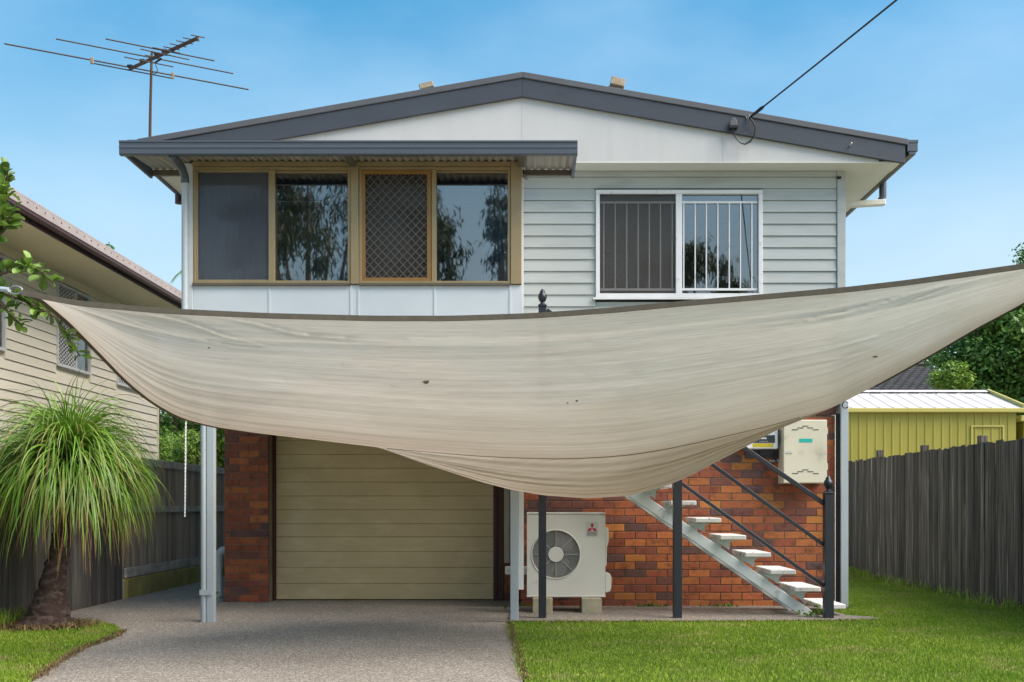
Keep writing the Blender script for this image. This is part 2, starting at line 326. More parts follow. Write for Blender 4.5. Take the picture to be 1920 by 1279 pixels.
def sail_mat():
    m, n, b, L = nodes('shade_cloth'); N = n.nodes
    uv = N.new('ShaderNodeUVMap'); uv.uv_map = 'UVMap'
    def noise(st, sc, det=4):
        q = N.new('ShaderNodeVectorMath'); q.operation = 'MULTIPLY'; q.inputs[1].default_value = st; L.new(uv.outputs[0], q.inputs[0])
        t = N.new('ShaderNodeTexNoise'); t.inputs['Scale'].default_value = sc; t.inputs['Detail'].default_value = det; L.new(q.outputs[0], t.inputs['Vector']); return t.outputs['Fac']
    a = noise((1.5, 40, 1), 2.0); bfine = noise((18, 330, 1), 2.0, 3); sp = noise((16, 6, 1), 3.0, 6)
    mr = N.new('ShaderNodeMapRange'); mr.inputs['From Min'].default_value = .35; mr.inputs['From Max'].default_value = .65; L.new(a, mr.inputs['Value'])
    mx1 = N.new('ShaderNodeMixRGB'); mx1.inputs[1].default_value = (.72,.665,.575,1); mx1.inputs[2].default_value = (.83,.78,.69,1); L.new(mr.outputs[0], mx1.inputs[0])
    mr2 = N.new('ShaderNodeMapRange'); mr2.inputs['From Min'].default_value = .4; mr2.inputs['From Max'].default_value = .6; mr2.inputs['To Min'].default_value = .87; mr2.inputs['To Max'].default_value = 1.06; L.new(bfine, mr2.inputs['Value'])
    h = N.new('ShaderNodeHueSaturation'); L.new(mx1.outputs[0], h.inputs['Color']); L.new(mr2.outputs[0], h.inputs['Value'])
    mr3 = N.new('ShaderNodeMapRange'); mr3.inputs['From Min'].default_value = .70; mr3.inputs['From Max'].default_value = .80; mr3.inputs['To Max'].default_value = .35; L.new(sp, mr3.inputs['Value'])
    mx2 = N.new('ShaderNodeMixRGB'); mx2.inputs[2].default_value = (.20,.15,.10,1); L.new(h.outputs[0], mx2.inputs[1]); L.new(mr3.outputs[0], mx2.inputs[0])
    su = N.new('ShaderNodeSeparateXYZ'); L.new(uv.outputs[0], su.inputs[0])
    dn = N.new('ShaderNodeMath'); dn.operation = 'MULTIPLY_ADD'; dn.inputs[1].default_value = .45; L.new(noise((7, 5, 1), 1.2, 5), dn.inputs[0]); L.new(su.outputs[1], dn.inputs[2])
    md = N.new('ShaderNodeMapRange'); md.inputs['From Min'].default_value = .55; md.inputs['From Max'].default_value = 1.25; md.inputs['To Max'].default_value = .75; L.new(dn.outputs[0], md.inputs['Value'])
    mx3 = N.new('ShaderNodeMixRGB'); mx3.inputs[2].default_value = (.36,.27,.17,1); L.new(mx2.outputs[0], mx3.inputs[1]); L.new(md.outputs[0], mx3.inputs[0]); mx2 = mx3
    L.new(mx2.outputs[0], b.inputs['Base Color']); b.inputs['Roughness'].default_value = .9; sock(b, 'Specular IOR Level', 'Specular').default_value = .15
    bp = N.new('ShaderNodeBump'); bp.inputs['Strength'].default_value = .45; bp.inputs['Distance'].default_value = .012
    ab = N.new('ShaderNodeMath'); ab.operation = 'MULTIPLY_ADD'; ab.inputs[1].default_value = .35; L.new(bfine, ab.inputs[0]); L.new(a, ab.inputs[2]); L.new(ab.outputs[0], bp.inputs['Height']); L.new(bp.outputs[0], b.inputs['Normal'])
    tr = N.new('ShaderNodeBsdfTranslucent'); L.new(mx2.outputs[0], tr.inputs['Color'])
    m1 = N.new('ShaderNodeMixShader'); m1.inputs[0].default_value = .38; L.new(b.outputs[0], m1.inputs[1]); L.new(tr.outputs[0], m1.inputs[2])
    tp = N.new('ShaderNodeBsdfTransparent'); m2 = N.new('ShaderNodeMixShader'); m2.inputs[0].default_value = .045
    L.new(m1.outputs[0], m2.inputs[1]); L.new(tp.outputs[0], m2.inputs[2]); L.new(m2.outputs[0], N['Material Output'].inputs['Surface']); return m
M['sail'] = sail_mat()

# ------------------------------------------------------------------ ground
def sheet(name, pts, z, m, th=None, **kw):
    b = MB()
    if th: b.extr([(x, y, z) for x, y in pts], (0, 0, -th))
    else: b.add([(x, y, z) for x, y in pts], [tuple(range(len(pts)))])
    return b.build(name, m, **kw)
def smooth_poly(pts, n=6):
    r = []; k = len(pts)
    for i in range(k):
        p0, p1, p2, p3 = (np.array(pts[(i+j-1) % k]) for j in range(4))
        for t in np.linspace(0, 1, n, endpoint=False):
            r.append(tuple(.5*((2*p1)+(p2-p0)*t+(2*p0-5*p1+4*p2-p3)*t*t+(3*p1-p0-3*p2+p3)*t**3)))
    return r
sheet('ground', [(-400,-400),(400,-400),(400,900),(-400,900)], -.03, M['earth'], kind='structure')
sheet('driveway', [(-5.0,-3),(.2,-3),(.05,5),(-.05,6.95),(-.215,10.38),(-.215,13.2),(-3.3,13.2),(-3.6,13.0),(-3.6,26),(-5.0,26)], .0, M['agg'], th=.1, kind='structure')
sheet('path', [(-.212,10.40),(1.5,10.43),(3.2,10.52),(3.52,10.62),(3.46,10.85),(3.25,10.98),(3.2,12.02),(-.212,12.02)], .022, M['agg2'], th=.06, kind='structure')
LAWN_R = [(.2,-3),(5.34,-3),(5.34,24),(3.62,24),(3.62,11.9),(3.22,11.85),(3.27,11.0),(3.48,10.86),(3.54,10.61),(3.2,10.50),(1.5,10.41),(-.205,10.38),(-.04,6.95),(.06,5)]
LAWN_L = [(-5.02,10.2),(-4.6,10.55),(-4.25,10.52),(-3.95,10.15),(-3.68,9.65),(-3.60,9.2),(-3.58,8.6),(-3.44,7.8),(-3.25,6.95),(-2.9,5.5),(-2.8,3),(-5.02,3)]
sheet('lawn', LAWN_R, .005, M['soil'], th=.06, kind='structure')
sheet('lawn', LAWN_L, .005, M['soil'], th=.06, kind='structure')

def inside(px, py, poly):
    r = np.zeros(len(px), bool); n = len(poly)
    for i in range(n):
        (x1, y1), (x2, y2) = poly[i], poly[(i+1) % n]
        c = ((y1 > py) != (y2 > py)) & (px < (x2-x1)*(py-y1)/(y2-y1+1e-12)+x1); r ^= c
    return r
def blades(name, xs, ys, hmin, hmax, wd, m, z0=.012, lean=.6, parent=None, **kw):
    n = len(xs); a = rng.uniform(0, 2*math.pi, n); h = rng.uniform(hmin, hmax, n); la = rng.uniform(0, 2*math.pi, n); le = h*rng.uniform(0, lean, n)
    hw = wd*rng.uniform(.6, 1.3, n)/2
    dx, dy = np.cos(a)*hw, np.sin(a)*hw
    z0 = np.full(n, z0) if np.isscalar(z0) else z0
    v = np.empty((n, 5, 3))
    v[:, 0] = np.c_[xs-dx, ys-dy, z0]; v[:, 1] = np.c_[xs+dx, ys+dy, z0]
    mxp, myp = xs+np.cos(la)*le*.35, ys+np.sin(la)*le*.35
    v[:, 2] = np.c_[mxp+dx*.8, myp+dy*.8, z0+h*.6]; v[:, 3] = np.c_[mxp-dx*.8, myp-dy*.8, z0+h*.6]
    v[:, 4] = np.c_[xs+np.cos(la)*le, ys+np.sin(la)*le, z0+h]
    base = (np.arange(n)*5)[:, None]
    f = np.concatenate([base+np.array([[0,1,2]]), base+np.array([[0,2,3]]), base+np.array([[3,2,4]])], 1).ravel()
    return np_mesh(name, v.reshape(-1, 3), f, 3, m, parent, **kw)
def scatter(poly, n, yfun=None):
    p = np.array(poly); lo, hi = p.min(0), p.max(0)
    x = rng.uniform(lo[0], hi[0], n*4); y = rng.uniform(lo[1], hi[1], n*4)
    k = inside(x, y, poly); return x[k], y[k]
gp = [(.06,5.8),(5.34,5.8),(5.34,20),(3.62,20),(3.62,11.9),(3.22,11.85),(3.27,11.0),(3.48,10.86),(3.54,10.61),(3.2,10.50),(1.5,10.41),(-.205,10.38),(-.04,6.95)]
x, y = scatter(gp, 130000)
keep = rng.uniform(0, 1, len(x)) < np.clip((9.0/y)**1.3, .15, 1)
x, y = x[keep], y[keep]
lum = np.sin(x*2.1+np.sin(y*1.7))*.5+np.sin(y*2.9+x*.7)*.5
blades('grass', x, y, .012, .030, .007, M['grass'], z0=.004, label='green mown lawn grass beside the drive and stairs', cat='grass', kind='stuff')
x, y = scatter([(-5,10.0),(-4.6,10.4),(-4.25,10.50),(-3.95,10.13),(-3.68,9.65),(-3.60,9.2),(-3.58,8.6),(-3.44,7.8),(-3.25,6.95),(-3.05,6),(-5,6)], 16000)
blades('grass', x, y, .014, .036, .007, M['grass'], z0=.004, label='small grass patch around the foot of the strap-leaved palm', cat='grass', kind='stuff')
rx, ry = edge_pts0 = (lambda pts, n, sp: (lambda i, t: (pts[i, 0]+(pts[i+1, 0]-pts[i, 0])*t+rng.normal(0, sp, n), pts[i, 1]+(pts[i+1, 1]-pts[i, 1])*t+rng.normal(0, sp, n)))(rng.integers(0, len(pts)-1, n), rng.uniform(0, 1, n)))(np.array([(-.03,6.95),(-.12,8.7),(-.205,10.38),(.6,10.39),(1.5,10.41),(2.4,10.45),(3.2,10.50),(3.54,10.61),(3.48,10.86)]), 2600, .022)
blades('edge_grass', rx, ry, .015, .045, .007, M['grass'], z0=.002, lean=1.3, label='ragged grass creeping over the drive and path edges', cat='grass', kind='stuff')
# ragged straw-coloured edge where lawn meets the drive, long tufts along the right fence
def edge_pts(poly, n, spread):
    pts = np.array(poly); seg = np.diff(pts, axis=0); ln = np.hypot(seg[:, 0], seg[:, 1]); i = rng.choice(len(seg), n, p=ln/ln.sum()); t = rng.uniform(0, 1, n)
    q = pts[i]+seg[i]*t[:, None]+rng.normal(0, spread, (n, 2)); return q[:, 0], q[:, 1]
ex, ey = edge_pts([(-.03,6.95),(-.205,10.38),(1.5,10.41),(3.2,10.50)], 1500, .012)
e2 = edge_pts([(-3.25,6.95),(-3.44,7.8),(-3.58,8.6),(-3.60,9.2),(-3.68,9.65)], 1100, .02)
blades('thatch', np.r_[ex, e2[0]], np.r_[ey, e2[1]], .015, .035, .008, M['straw'], lean=1.6, label='dry straw thatch along the cut lawn edges', cat='thatch', kind='stuff')
x = rng.normal(5.24, .05, 1300); y = rng.uniform(10, 20, 1300); 
blades('fence_tufts', x, np.where(rng.uniform(0,1,1300) < .5, rng.normal(17.5, .5, 1300), y), .05, .16, .012, M['grass'], lean=1.0, label='longer uncut grass tufts at the foot of the right fence', cat='grass', kind='stuff')

# ------------------------------------------------------------------ house
house = thing('house', (0, 12.0, 0), 'two-storey house with white weatherboards above orange brick and a garage', 'house')
H = house
# --- brick walls
def brick_mesh(i):
    return MB().box(-.115, .115, 0, .05, -.038, .038).mesh('brick', M['brick%d' % i], bevel=.003, center=False)[0]
BM = [brick_mesh(i) for i in range(len(BR))]
allbricks = []
def brick_run(parent, x0, x1, yf, z0, z1, wts, phase=0.0):
    c = 0; z = z0
    while z + .076 <= z1 + .005:
        off = (.12 if c % 2 else 0.0) + phase
        xx = x0 - off
        while xx < x1:
            a, b2 = max(xx, x0), min(xx+.23, x1)
            if b2 - a > .03: 
                wts_shaded = (3,10,26,28,20,13,0); k_ = min(1, max(0, ((a+b2)/2-.3)/1.6))  # left end picks darker bricks: the shade there is put into the mix
                allbricks.append((parent, (a+b2)/2, yf, z+.038, b2-a, random.choices(range(len(BR)), [p*k_+q_*(1-k_) for p, q_ in zip(wts, wts_shaded)] if x1 > 1 else wts)[0]))
            xx += .24
        z += .086; c += 1
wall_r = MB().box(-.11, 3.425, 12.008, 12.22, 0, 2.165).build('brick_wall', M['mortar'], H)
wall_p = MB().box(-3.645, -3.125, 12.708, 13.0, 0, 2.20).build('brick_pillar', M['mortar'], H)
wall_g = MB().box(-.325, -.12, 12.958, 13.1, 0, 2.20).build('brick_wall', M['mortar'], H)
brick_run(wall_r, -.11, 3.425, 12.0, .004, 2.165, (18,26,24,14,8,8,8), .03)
brick_run(wall_p, -3.645, -3.125, 12.70, .004, 2.20, (4,14,26,24,12,8,0), .06)  # deeper red mix paints in the shade on the pillar
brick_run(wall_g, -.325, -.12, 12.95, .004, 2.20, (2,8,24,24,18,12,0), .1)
def sail_low(px):
    return np.interp(px, [330,480,600,710,800,900,960,1020,1100,1180,1250,1340,1450,1560,1660], [780,812,826,838,870,902,918,928,934,930,912,872,818,768,712])
def bvis(b): 
    px = VX + b[1]*FPX/b[2]; py = VY - (b[3]-EYE)*FPX/b[2]; return py - sail_low(px)
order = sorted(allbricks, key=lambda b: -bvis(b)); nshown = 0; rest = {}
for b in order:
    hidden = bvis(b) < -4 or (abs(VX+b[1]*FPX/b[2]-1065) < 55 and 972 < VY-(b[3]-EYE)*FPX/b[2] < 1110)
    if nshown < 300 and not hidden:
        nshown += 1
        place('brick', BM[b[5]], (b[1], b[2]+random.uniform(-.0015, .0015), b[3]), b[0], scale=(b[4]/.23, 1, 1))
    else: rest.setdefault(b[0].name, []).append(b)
for nm, lst in rest.items():
    groups = {}
    for b in lst: groups.setdefault(b[5], []).append(b)
    me_ = bpy.data.meshes.new('brickwork'); bm = bmesh.new(); par = lst[0][0]
    idx = sorted(groups)
    for k, i in enumerate(idx):
        for b in groups[i]:
            n0 = len(bm.faces); tmp = BM[i].copy()
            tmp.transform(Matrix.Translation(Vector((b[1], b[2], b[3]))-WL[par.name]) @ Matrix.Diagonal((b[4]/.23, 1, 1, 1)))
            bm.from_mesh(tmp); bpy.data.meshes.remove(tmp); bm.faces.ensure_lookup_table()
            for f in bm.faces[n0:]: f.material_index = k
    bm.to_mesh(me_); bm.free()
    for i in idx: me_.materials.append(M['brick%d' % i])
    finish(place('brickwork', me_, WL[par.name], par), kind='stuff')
# --- lower storey body, floors
body = MB(); body.box(-3.645, -3.45, 13.0, 24, 0, 2.2); body.box(3.25, 3.42, 12.22, 24, 0, 2.3); body.box(-3.645, 3.42, 24, 24.2, 0, 2.3)
body.build('ground_floor_wall', M['panel'], H)  # unseen side wall, pale paint chosen to bounce light onto the brown fence
MB().box(-3.44, 3.50, 12.03, 24.2, 2.2, 2.36).build('floor_slab', M['beam'], H)
MB().box(-3.44, -.10, 10.82, 12.029, 2.26, 2.40).build('balcony_floor', M['soffit'], H)  # underside painted pale to bounce light towards the garage door
MB().box(-.10, 3.43, 11.985, 12.028, 2.17, 2.30).build('floor_beam', M['frame_red'], H)
MB().box(-3.66, -.1, 12.72, 12.98, 2.203, 2.259).build('floor_beam', M['frame_red'], H)
MB().box(-3.12, -.10, 13.3, 13.4, 0, 2.2).build('garage_back', M['dark'], H)
# --- garage door
gd = MB().box(-3.105, -.44, 12.985, 13.02, 0.005, 2.2).build('garage_door', M['dark'], H)
gl = [1124,1094,1064,1034,1006.5,982,956,930,904,878,852,826,800,774,757]
for a, b2 in zip(gl[:-1], gl[1:]):
    z0, z1 = max(Z(a, 12.96), .01), Z(b2, 12.96)
    m_ = MB(); x0, x1 = -3.09, -.452
    m_.prism([(x0, z0+.0015), (x1, z0+.0015), (x1, z1-.0015), (x0, z1-.0015)], 12.955, 12.984)
    o = m_.build('door_panel', M['garage'], gd, bevel=.003)
MB().box(-3.124, -3.094, 12.90, 13.04, 0, 2.2).build('door_frame', M['frame_red'], H)
MB().box(-.448, -.41, 12.90, 13.04, 0, 2.2).build('door_frame', M['frame_red'], H)
MB().box(-.408, -.328, 12.93, 13.05, 0, 2.2).build('door_frame', M['frame_red'], H)
MB().box(-3.093, -.45, 12.90, 13.04, 2.14, 2.2).build('door_head', M['frame_red'], H)
# --- upper weatherboard wall
core = MB()
core.box(-.09, 3.44, 12.0, 12.12, 2.31, 3.44); core.box(-.09, .70, 12.0, 12.12, 3.44, 4.73); core.box(2.64, 3.44, 12.0, 12.12, 3.44, 4.73); core.box(-.09, 3.44, 12.0, 12.12, 4.73, 4.91)
core.box(3.44, 3.52, 12.02, 24, 2.31, 4.91); core.box(-3.44, -3.36, 12.0, 24, 2.38, 4.91)
ww = core.build('weatherboard_wall', M['board'], H)
def board(x0, x1, z0, z1):
    MB().prism([(0,0),(1,0),(1,1),(0,1)], 0, 1)
    b = MB(); y0, y1 = 11.968, 11.984
    b.add([(x0,y0,z0+.003),(x1,y0,z0+.003),(x1,y1,z1),(x0,y1,z1),(x0,12.0,z0+.003),(x1,12.0,z0+.003),(x1,12.0,z1),(x0,12.0,z1)],
          [(0,1,2,3),(5,4,7,6),(0,4,5,1),(1,5,6,2),(2,6,7,3),(3,7,4,0)])
    b.build('weatherboard', M['board'], ww)
WX0, WX1, WZ0, WZ1 = X(1117,11.95), X(1430,11.95), Z(558,11.95), Z(356,11.95)
z = 4.708
while z > 2.36:
    z0 = z-.1325
    if z0 < WZ1-.01 and z > WZ0+.01:
        board(-.085, WX0-.004, z0, z); board(WX1+.004, 3.435, z0, z)
    else: board(-.085, 3.435, z0, z)
    z = z0
MB().box(-.085, 3.435, 11.972, 12.0, 4.711, 4.835).build('frieze_board', M['board'], ww, bevel=.004)
MB().box(-.085, 3.435, 11.955, 12.0, 4.838, 4.905).build('scotia', M['board'], ww, bevel=.012)
MB().box(3.438, 3.532, 11.955, 12.02, 2.31, 4.905).build('corner_board', M['board'], ww, bevel=.004)
# --- right window
win = MB()
fy0, fy1 = 11.94, 12.03
fr = .045
win.box(WX0, WX1, fy0, fy1, WZ1-fr, WZ1); win.box(WX0, WX1, fy0, fy1, WZ0, WZ0+fr)
win.box(WX0, WX0+fr, fy0+.002, fy1, WZ0+fr, WZ1-fr); win.box(WX1-fr, WX1, fy0+.002, fy1, WZ0+fr, WZ1-fr)
wm = X(1273,11.95); win.box(wm-.035, wm+.035, fy0+.004, fy1, WZ0+fr, WZ1-fr)
wn = win.build('window', M['white'], H, bevel=.004)
MB().box(WX0-.03, WX1+.03, 11.925, 11.966, WZ0-.022, WZ0-.002).build('sill', M['white'], wn)
MB().box(WX0+fr, wm-.035, 12.0, 12.006, WZ0+fr, WZ1-fr).build('pane', M['glass_dark'], wn)
MB().box(wm+.035, WX1-fr, 11.985, 11.991, WZ0+fr, WZ1-fr).build('pane', M['glass2'], wn)
MB().box(WX0+fr, wm-.035, 11.962, 11.965, WZ0+fr, WZ1-fr).build('fly_screen', M['flyscreen2'], wn)
def bars(xa, xb, pxs, y):
    for pz in (378.5, 542):
        z_ = Z(pz, 11.95); MB().box(xa, xb, y-.006, y+.006, z_-.012, z_+.012).build('security_rail', M['white'], wn)
    for q in pxs:
        x_ = X(q, 11.95); MB().box(x_-.0065, x_+.0065, y-.005, y+.005, Z(542,11.95)+.012, Z(378.5,11.95)-.012).build('security_bar', M['white'], wn)
bars(WX0+fr+.01, wm-.04, [1132.5,1154,1175.5,1197,1218,1239,1261], 11.978)
bars(wm+.04, WX1-fr-.01, [1282.5,1304,1325,1346.5,1368,1389,1410.5], 11.972)
# room behind the right window
rm = MB()
rm.box(.3, 3.2, 15.2, 15.3, 2.36, 4.8); rm.box(.2, .3, 12.13, 15.3, 2.36, 4.8); rm.box(3.2, 3.3, 12.13, 15.3, 2.36, 4.8); rm.box(.3, 3.2, 12.13, 15.2, 4.75, 4.8)
rm.build('room_wall', M['room'], H)
# --- sunroom (enclosed balcony)
SY = 10.75; sx0, sx1 = X(345, SY), X(978, SY)
sw = MB(); sw.box(sx0, X(361,SY), SY, SY+.10, 2.3, 4.60)
sun = sw.build('sunroom_corner', M['panel'], H, bevel=.004)
joints = [361, 505, 658, 672, 815, 957, 978]
for a, b2 in zip(joints[:-1], joints[1:]):
    MB().box(X(a,SY)+.003, X(b2,SY)-.003, SY+.012, SY+.06, 2.3, Z(534,SY)).build('infill_panel', M['panel'], sun)
for a in joints[1:-1]:
    MB().box(X(a,SY)-.010, X(a,SY)+.010, SY+.004, SY+.0118, 2.3, Z(534,SY)).build('cover_strip', M['panel'], sun)
MB().box(X(361,SY), X(957,SY), SY-.012, SY+.09, Z(312,SY), Z(303.5,SY)).build('head_beam', M['tan'], sun)
MB().box(X(657.5,SY), X(672.5,SY), SY-.016, SY+.08, Z(533,SY), Z(303,SY)).build('mullion_post', M['tan'], sun, bevel=.004)
MB().box(X(957.5,SY), X(978,SY), SY-.014, SY+.08, Z(533,SY), Z(303,SY)).build('end_post', M['tan'], sun, bevel=.004)
side = MB(); side.box(sx1-.08, sx1-.002, SY+.11, 11.96, 2.41, 4.60); side.build('sunroom_side_wall', M['panel'], H)
MB().box(sx1+.0, sx1+.022, SY+.02, SY+.10, 2.31, 4.60).build('corner_strip', M['white'], H)
side = MB(); side.box(sx0, sx0+.08, SY+.11, 11.99, 2.41, 4.60); side.build('sunroom_side_wall', M['panel'], H)
def unit(xa, xb):
    f = MB(); za, zb = Z(531.5,SY), Z(312.5,SY); t = .028
    f.box(xa, xb, SY+.0, SY+.07, zb-t, zb); f.box(xa, xb, SY-.006, SY+.07, za, za+t*.8); f.box(xa, xa+t, SY+.002, SY+.07, za+t*.8, zb-t); f.box(xb-t, xb, SY+.002, SY+.07, za+t*.8, zb-t)
    o = f.build('sunroom_window', M['tan'], H, bevel=.003)
    MB().box(xa, xb, SY-.02, SY+.06, za-.022, za-.003).build('sill', M['beam'], o); return o
UA = unit(X(361.5,SY), X(657,SY)); UB = unit(X(673,SY), X(957,SY))
zt, zb_ = Z(318,SY), Z(528,SY)
def sash(u, xa, xb, yy, t, m_, name='sash_frame'):
    f = MB(); f.box(xa, xb, yy, yy+.025, zt-t, zt); f.box(xa, xb, yy, yy+.025, zb_, zb_+t); f.box(xa, xa+t, yy+.001, yy+.025, zb_+t, zt-t); f.box(xb-t, xb, yy+.001, yy+.025, zb_+t, zt-t)
    return f.build(name, m_, u, bevel=.003)
sash(UA, X(366,SY), X(508,SY), SY+.012, .022, M['tan']); sash(UA, X(510,SY), X(655,SY), SY+.042, .020, M['tan'])
MB().box(X(503,SY), X(515,SY), SY+.004, SY+.04, zb_, zt).build('meeting_stile', M['tan'], UA, bevel=.003)
sash(UB, X(677,SY), X(808,SY), SY+.006, .042, M['tan2'], 'screen_frame'); sash(UB, X(812,SY), X(955,SY), SY+.042, .016, M['tan'])
MB().box(X(809,SY), X(818,SY), SY+.004, SY+.04, zb_, zt).build('meeting_stile', M['tan'], UB, bevel=.003)
MB().box(X(370,SY), X(503,SY), SY+.050, SY+.055, zb_+.01, zt-.01).build('pane', M['glass_dark'], UA)
MB().box(X(371,SY), X(503,SY), SY+.022, SY+.024, zb_+.02, zt-.02).build('fly_screen', M['flyscreen'], UA)
MB().box(X(514,SY), X(653,SY), SY+.055, SY+.060, zb_+.01, zt-.01).build('pane', M['glass2'], UA)
MB().box(X(680,SY), X(808,SY), SY+.055, SY+.060, zb_+.01, zt-.01).build('pane', M['glass_dark'], UB)
MB().box(X(684,SY), X(802,SY), SY+.040, SY+.042, zb_+.03, zt-.03).build('fly_screen', M['flyscreen2'], UB)
MB().box(X(816,SY), X(953,SY), SY+.055, SY+.060, zb_+.01, zt-.01).build('pane', M['glass'], UB)
def lattice(x0, x1, z0, z1, pitch, wd, y, th, ratio=1.0):
    b = MB()
    for s in (1, -1):
        k = -60
        while k < 120:
            pts = []          # x = x0 + k*pitch + s*t/ratio , z = z0 + t
            xs = x0 + k*pitch; H_ = z1 - z0
            ta, tb = 0.0, H_
            if s > 0: ta = max(ta, (x0-xs)*ratio); tb = min(tb, (x1-xs)*ratio)
            else: ta = max(ta, (xs-x1)*ratio); tb = min(tb, (xs-x0)*ratio)
            if tb - ta > .01:
                b.bar((xs+s*ta/ratio, y+(.002 if s > 0 else 0), z0+ta), (xs+s*tb/ratio, y+(.002 if s > 0 else 0), z0+tb), th, wd, up=(0, 0, 1))
            k += 1
    return b
lattice(X(685,SY), X(801,SY), zb_+.042, zt-.042, .084, .0085, SY+.024, .006, 1.05).build('diamond_grille', M['grille'], UB)
# sunroom interior
rm = MB(); rm.box(sx0+.1, sx1-.1, 12.02, 12.06, 2.41, 4.6); rm.box(sx0+.1, sx1-.1, 10.90, 12.0, 4.575, 4.59)
rm.build('sunroom_lining', M['room'], H)
rm = MB(); rm.box(X(538,12.0), X(625,12.0), 11.96, 12.015, 2.42, Z(392,12.0)); rm.build('inner_door', mat('inner_door_paint', (.42,.44,.38), rough=.6), H)
MB().box(sx0+.1, sx1-.1, 10.94, 11.08, 4.44, 4.57).build('pelmet', mat('pelmet_dark', (.05,.055,.07), rough=.8), H)
def curtain(xa, xb, label, za=2.5, zb=4.435):
    n = max(24, int((xb-xa)/.012)); b = MB(); ph = random.random()*6
    for i in range(n+1):
        x_ = xa+(xb-xa)*i/n; y_ = 11.0+.025*math.sin(i*.9+ph)+.012*math.sin(i*.37+ph)
        b.v += [(x_, y_, za), (x_, y_, zb)]
    b.f = [(2*i, 2*i+2, 2*i+3, 2*i+1) for i in range(n)]
    return b.build('curtain', M['curtain'], None, smooth=True, label=label, cat='curtain')
curtain(X(372,SY), X(478,SY), 'blue grey curtain behind the screened end pane by the downpipe')
curtain(X(622,SY), X(668,SY), 'blue grey curtain drawn beside the middle post of the sunroom')
curtain(X(905,SY), X(955,SY), 'blue grey curtain at the sunroom pane next to the weatherboards')
# --- awning over the sunroom
AY0, AY1 = 10.3, 11.14; ax0, ax1 = X(223,AY0), X(1083,AY0)
aw = MB(); gz0, gz1 = Z(290,AY0), Z(263.5,AY0)
prof = [(AY0+.012,gz0),(AY0+.002,gz0+.012),(AY0+.002,gz0+.062),(AY0-.004,gz0+.066),(AY0-.004,gz0+.082),(AY0+.002,gz0+.088),(AY0+.002,gz1-.02),(AY0-.006,gz1-.016),(AY0-.006,gz1),(AY0+.012,gz1),(AY0+.016,gz1-.02),(AY0+.016,gz0+.02),(AY0+.055,gz0+.02),(AY0+.055,gz0)]
n = len(prof)
aw.add([(ax0, y_, z_) for y_, z_ in prof]+[(ax1, y_, z_) for y_, z_ in prof], [(i, i+n, (i+1) % n+n, (i+1) % n) for i in range(n)]+[tuple(range(n-1,-1,-1)), tuple(range(n, 2*n))])
awn = aw.build('awning_gutter', M['gutter'], H)
for xa in (ax0, ax1-.03):
    MB().box(xa, xa+.03, AY0+.06, AY1, 4.565, 4.70).build('side_fascia', M['gutter'], awn, bevel=.004)
MB().box(ax0+.031, ax1-.031, AY1-.05, AY1, 4.587, 4.640).build('back_beam', M['beam'], awn)
def corrugate(x0, x1, y0, y1, z0, z1, pitch=.076, amp=.011):
    b = MB(); n = int((x1-x0)/pitch*8)
    for i in range(n+1):
        x_ = x0+(x1-x0)*i/n; dz = amp*math.cos(2*math.pi*(x_-x0)/pitch); b.v += [(x_, y0, z0+dz), (x_, y1, z1+dz)]
    b.f = [(2*i, 2*i+2, 2*i+3, 2*i+1) for i in range(n)]; return b
corrugate(ax0+.032, ax1-.032, AY0+.02, AY1, 4.590, 4.658).build('corrugated_sheet', M['corr'], awn, smooth=True)
corrugate(sx0, sx1-.02, AY1-.01, 11.66, 4.668, 4.69).build('corrugated_sheet', M['corr'], awn, smooth=True)
for px in (662, 978):
    MB().box(X(px,SY)-.03, X(px,SY)+.03, AY0+.07, SY-.018, 4.555, 4.585).build('awning_rafter', M['beam'], awn)
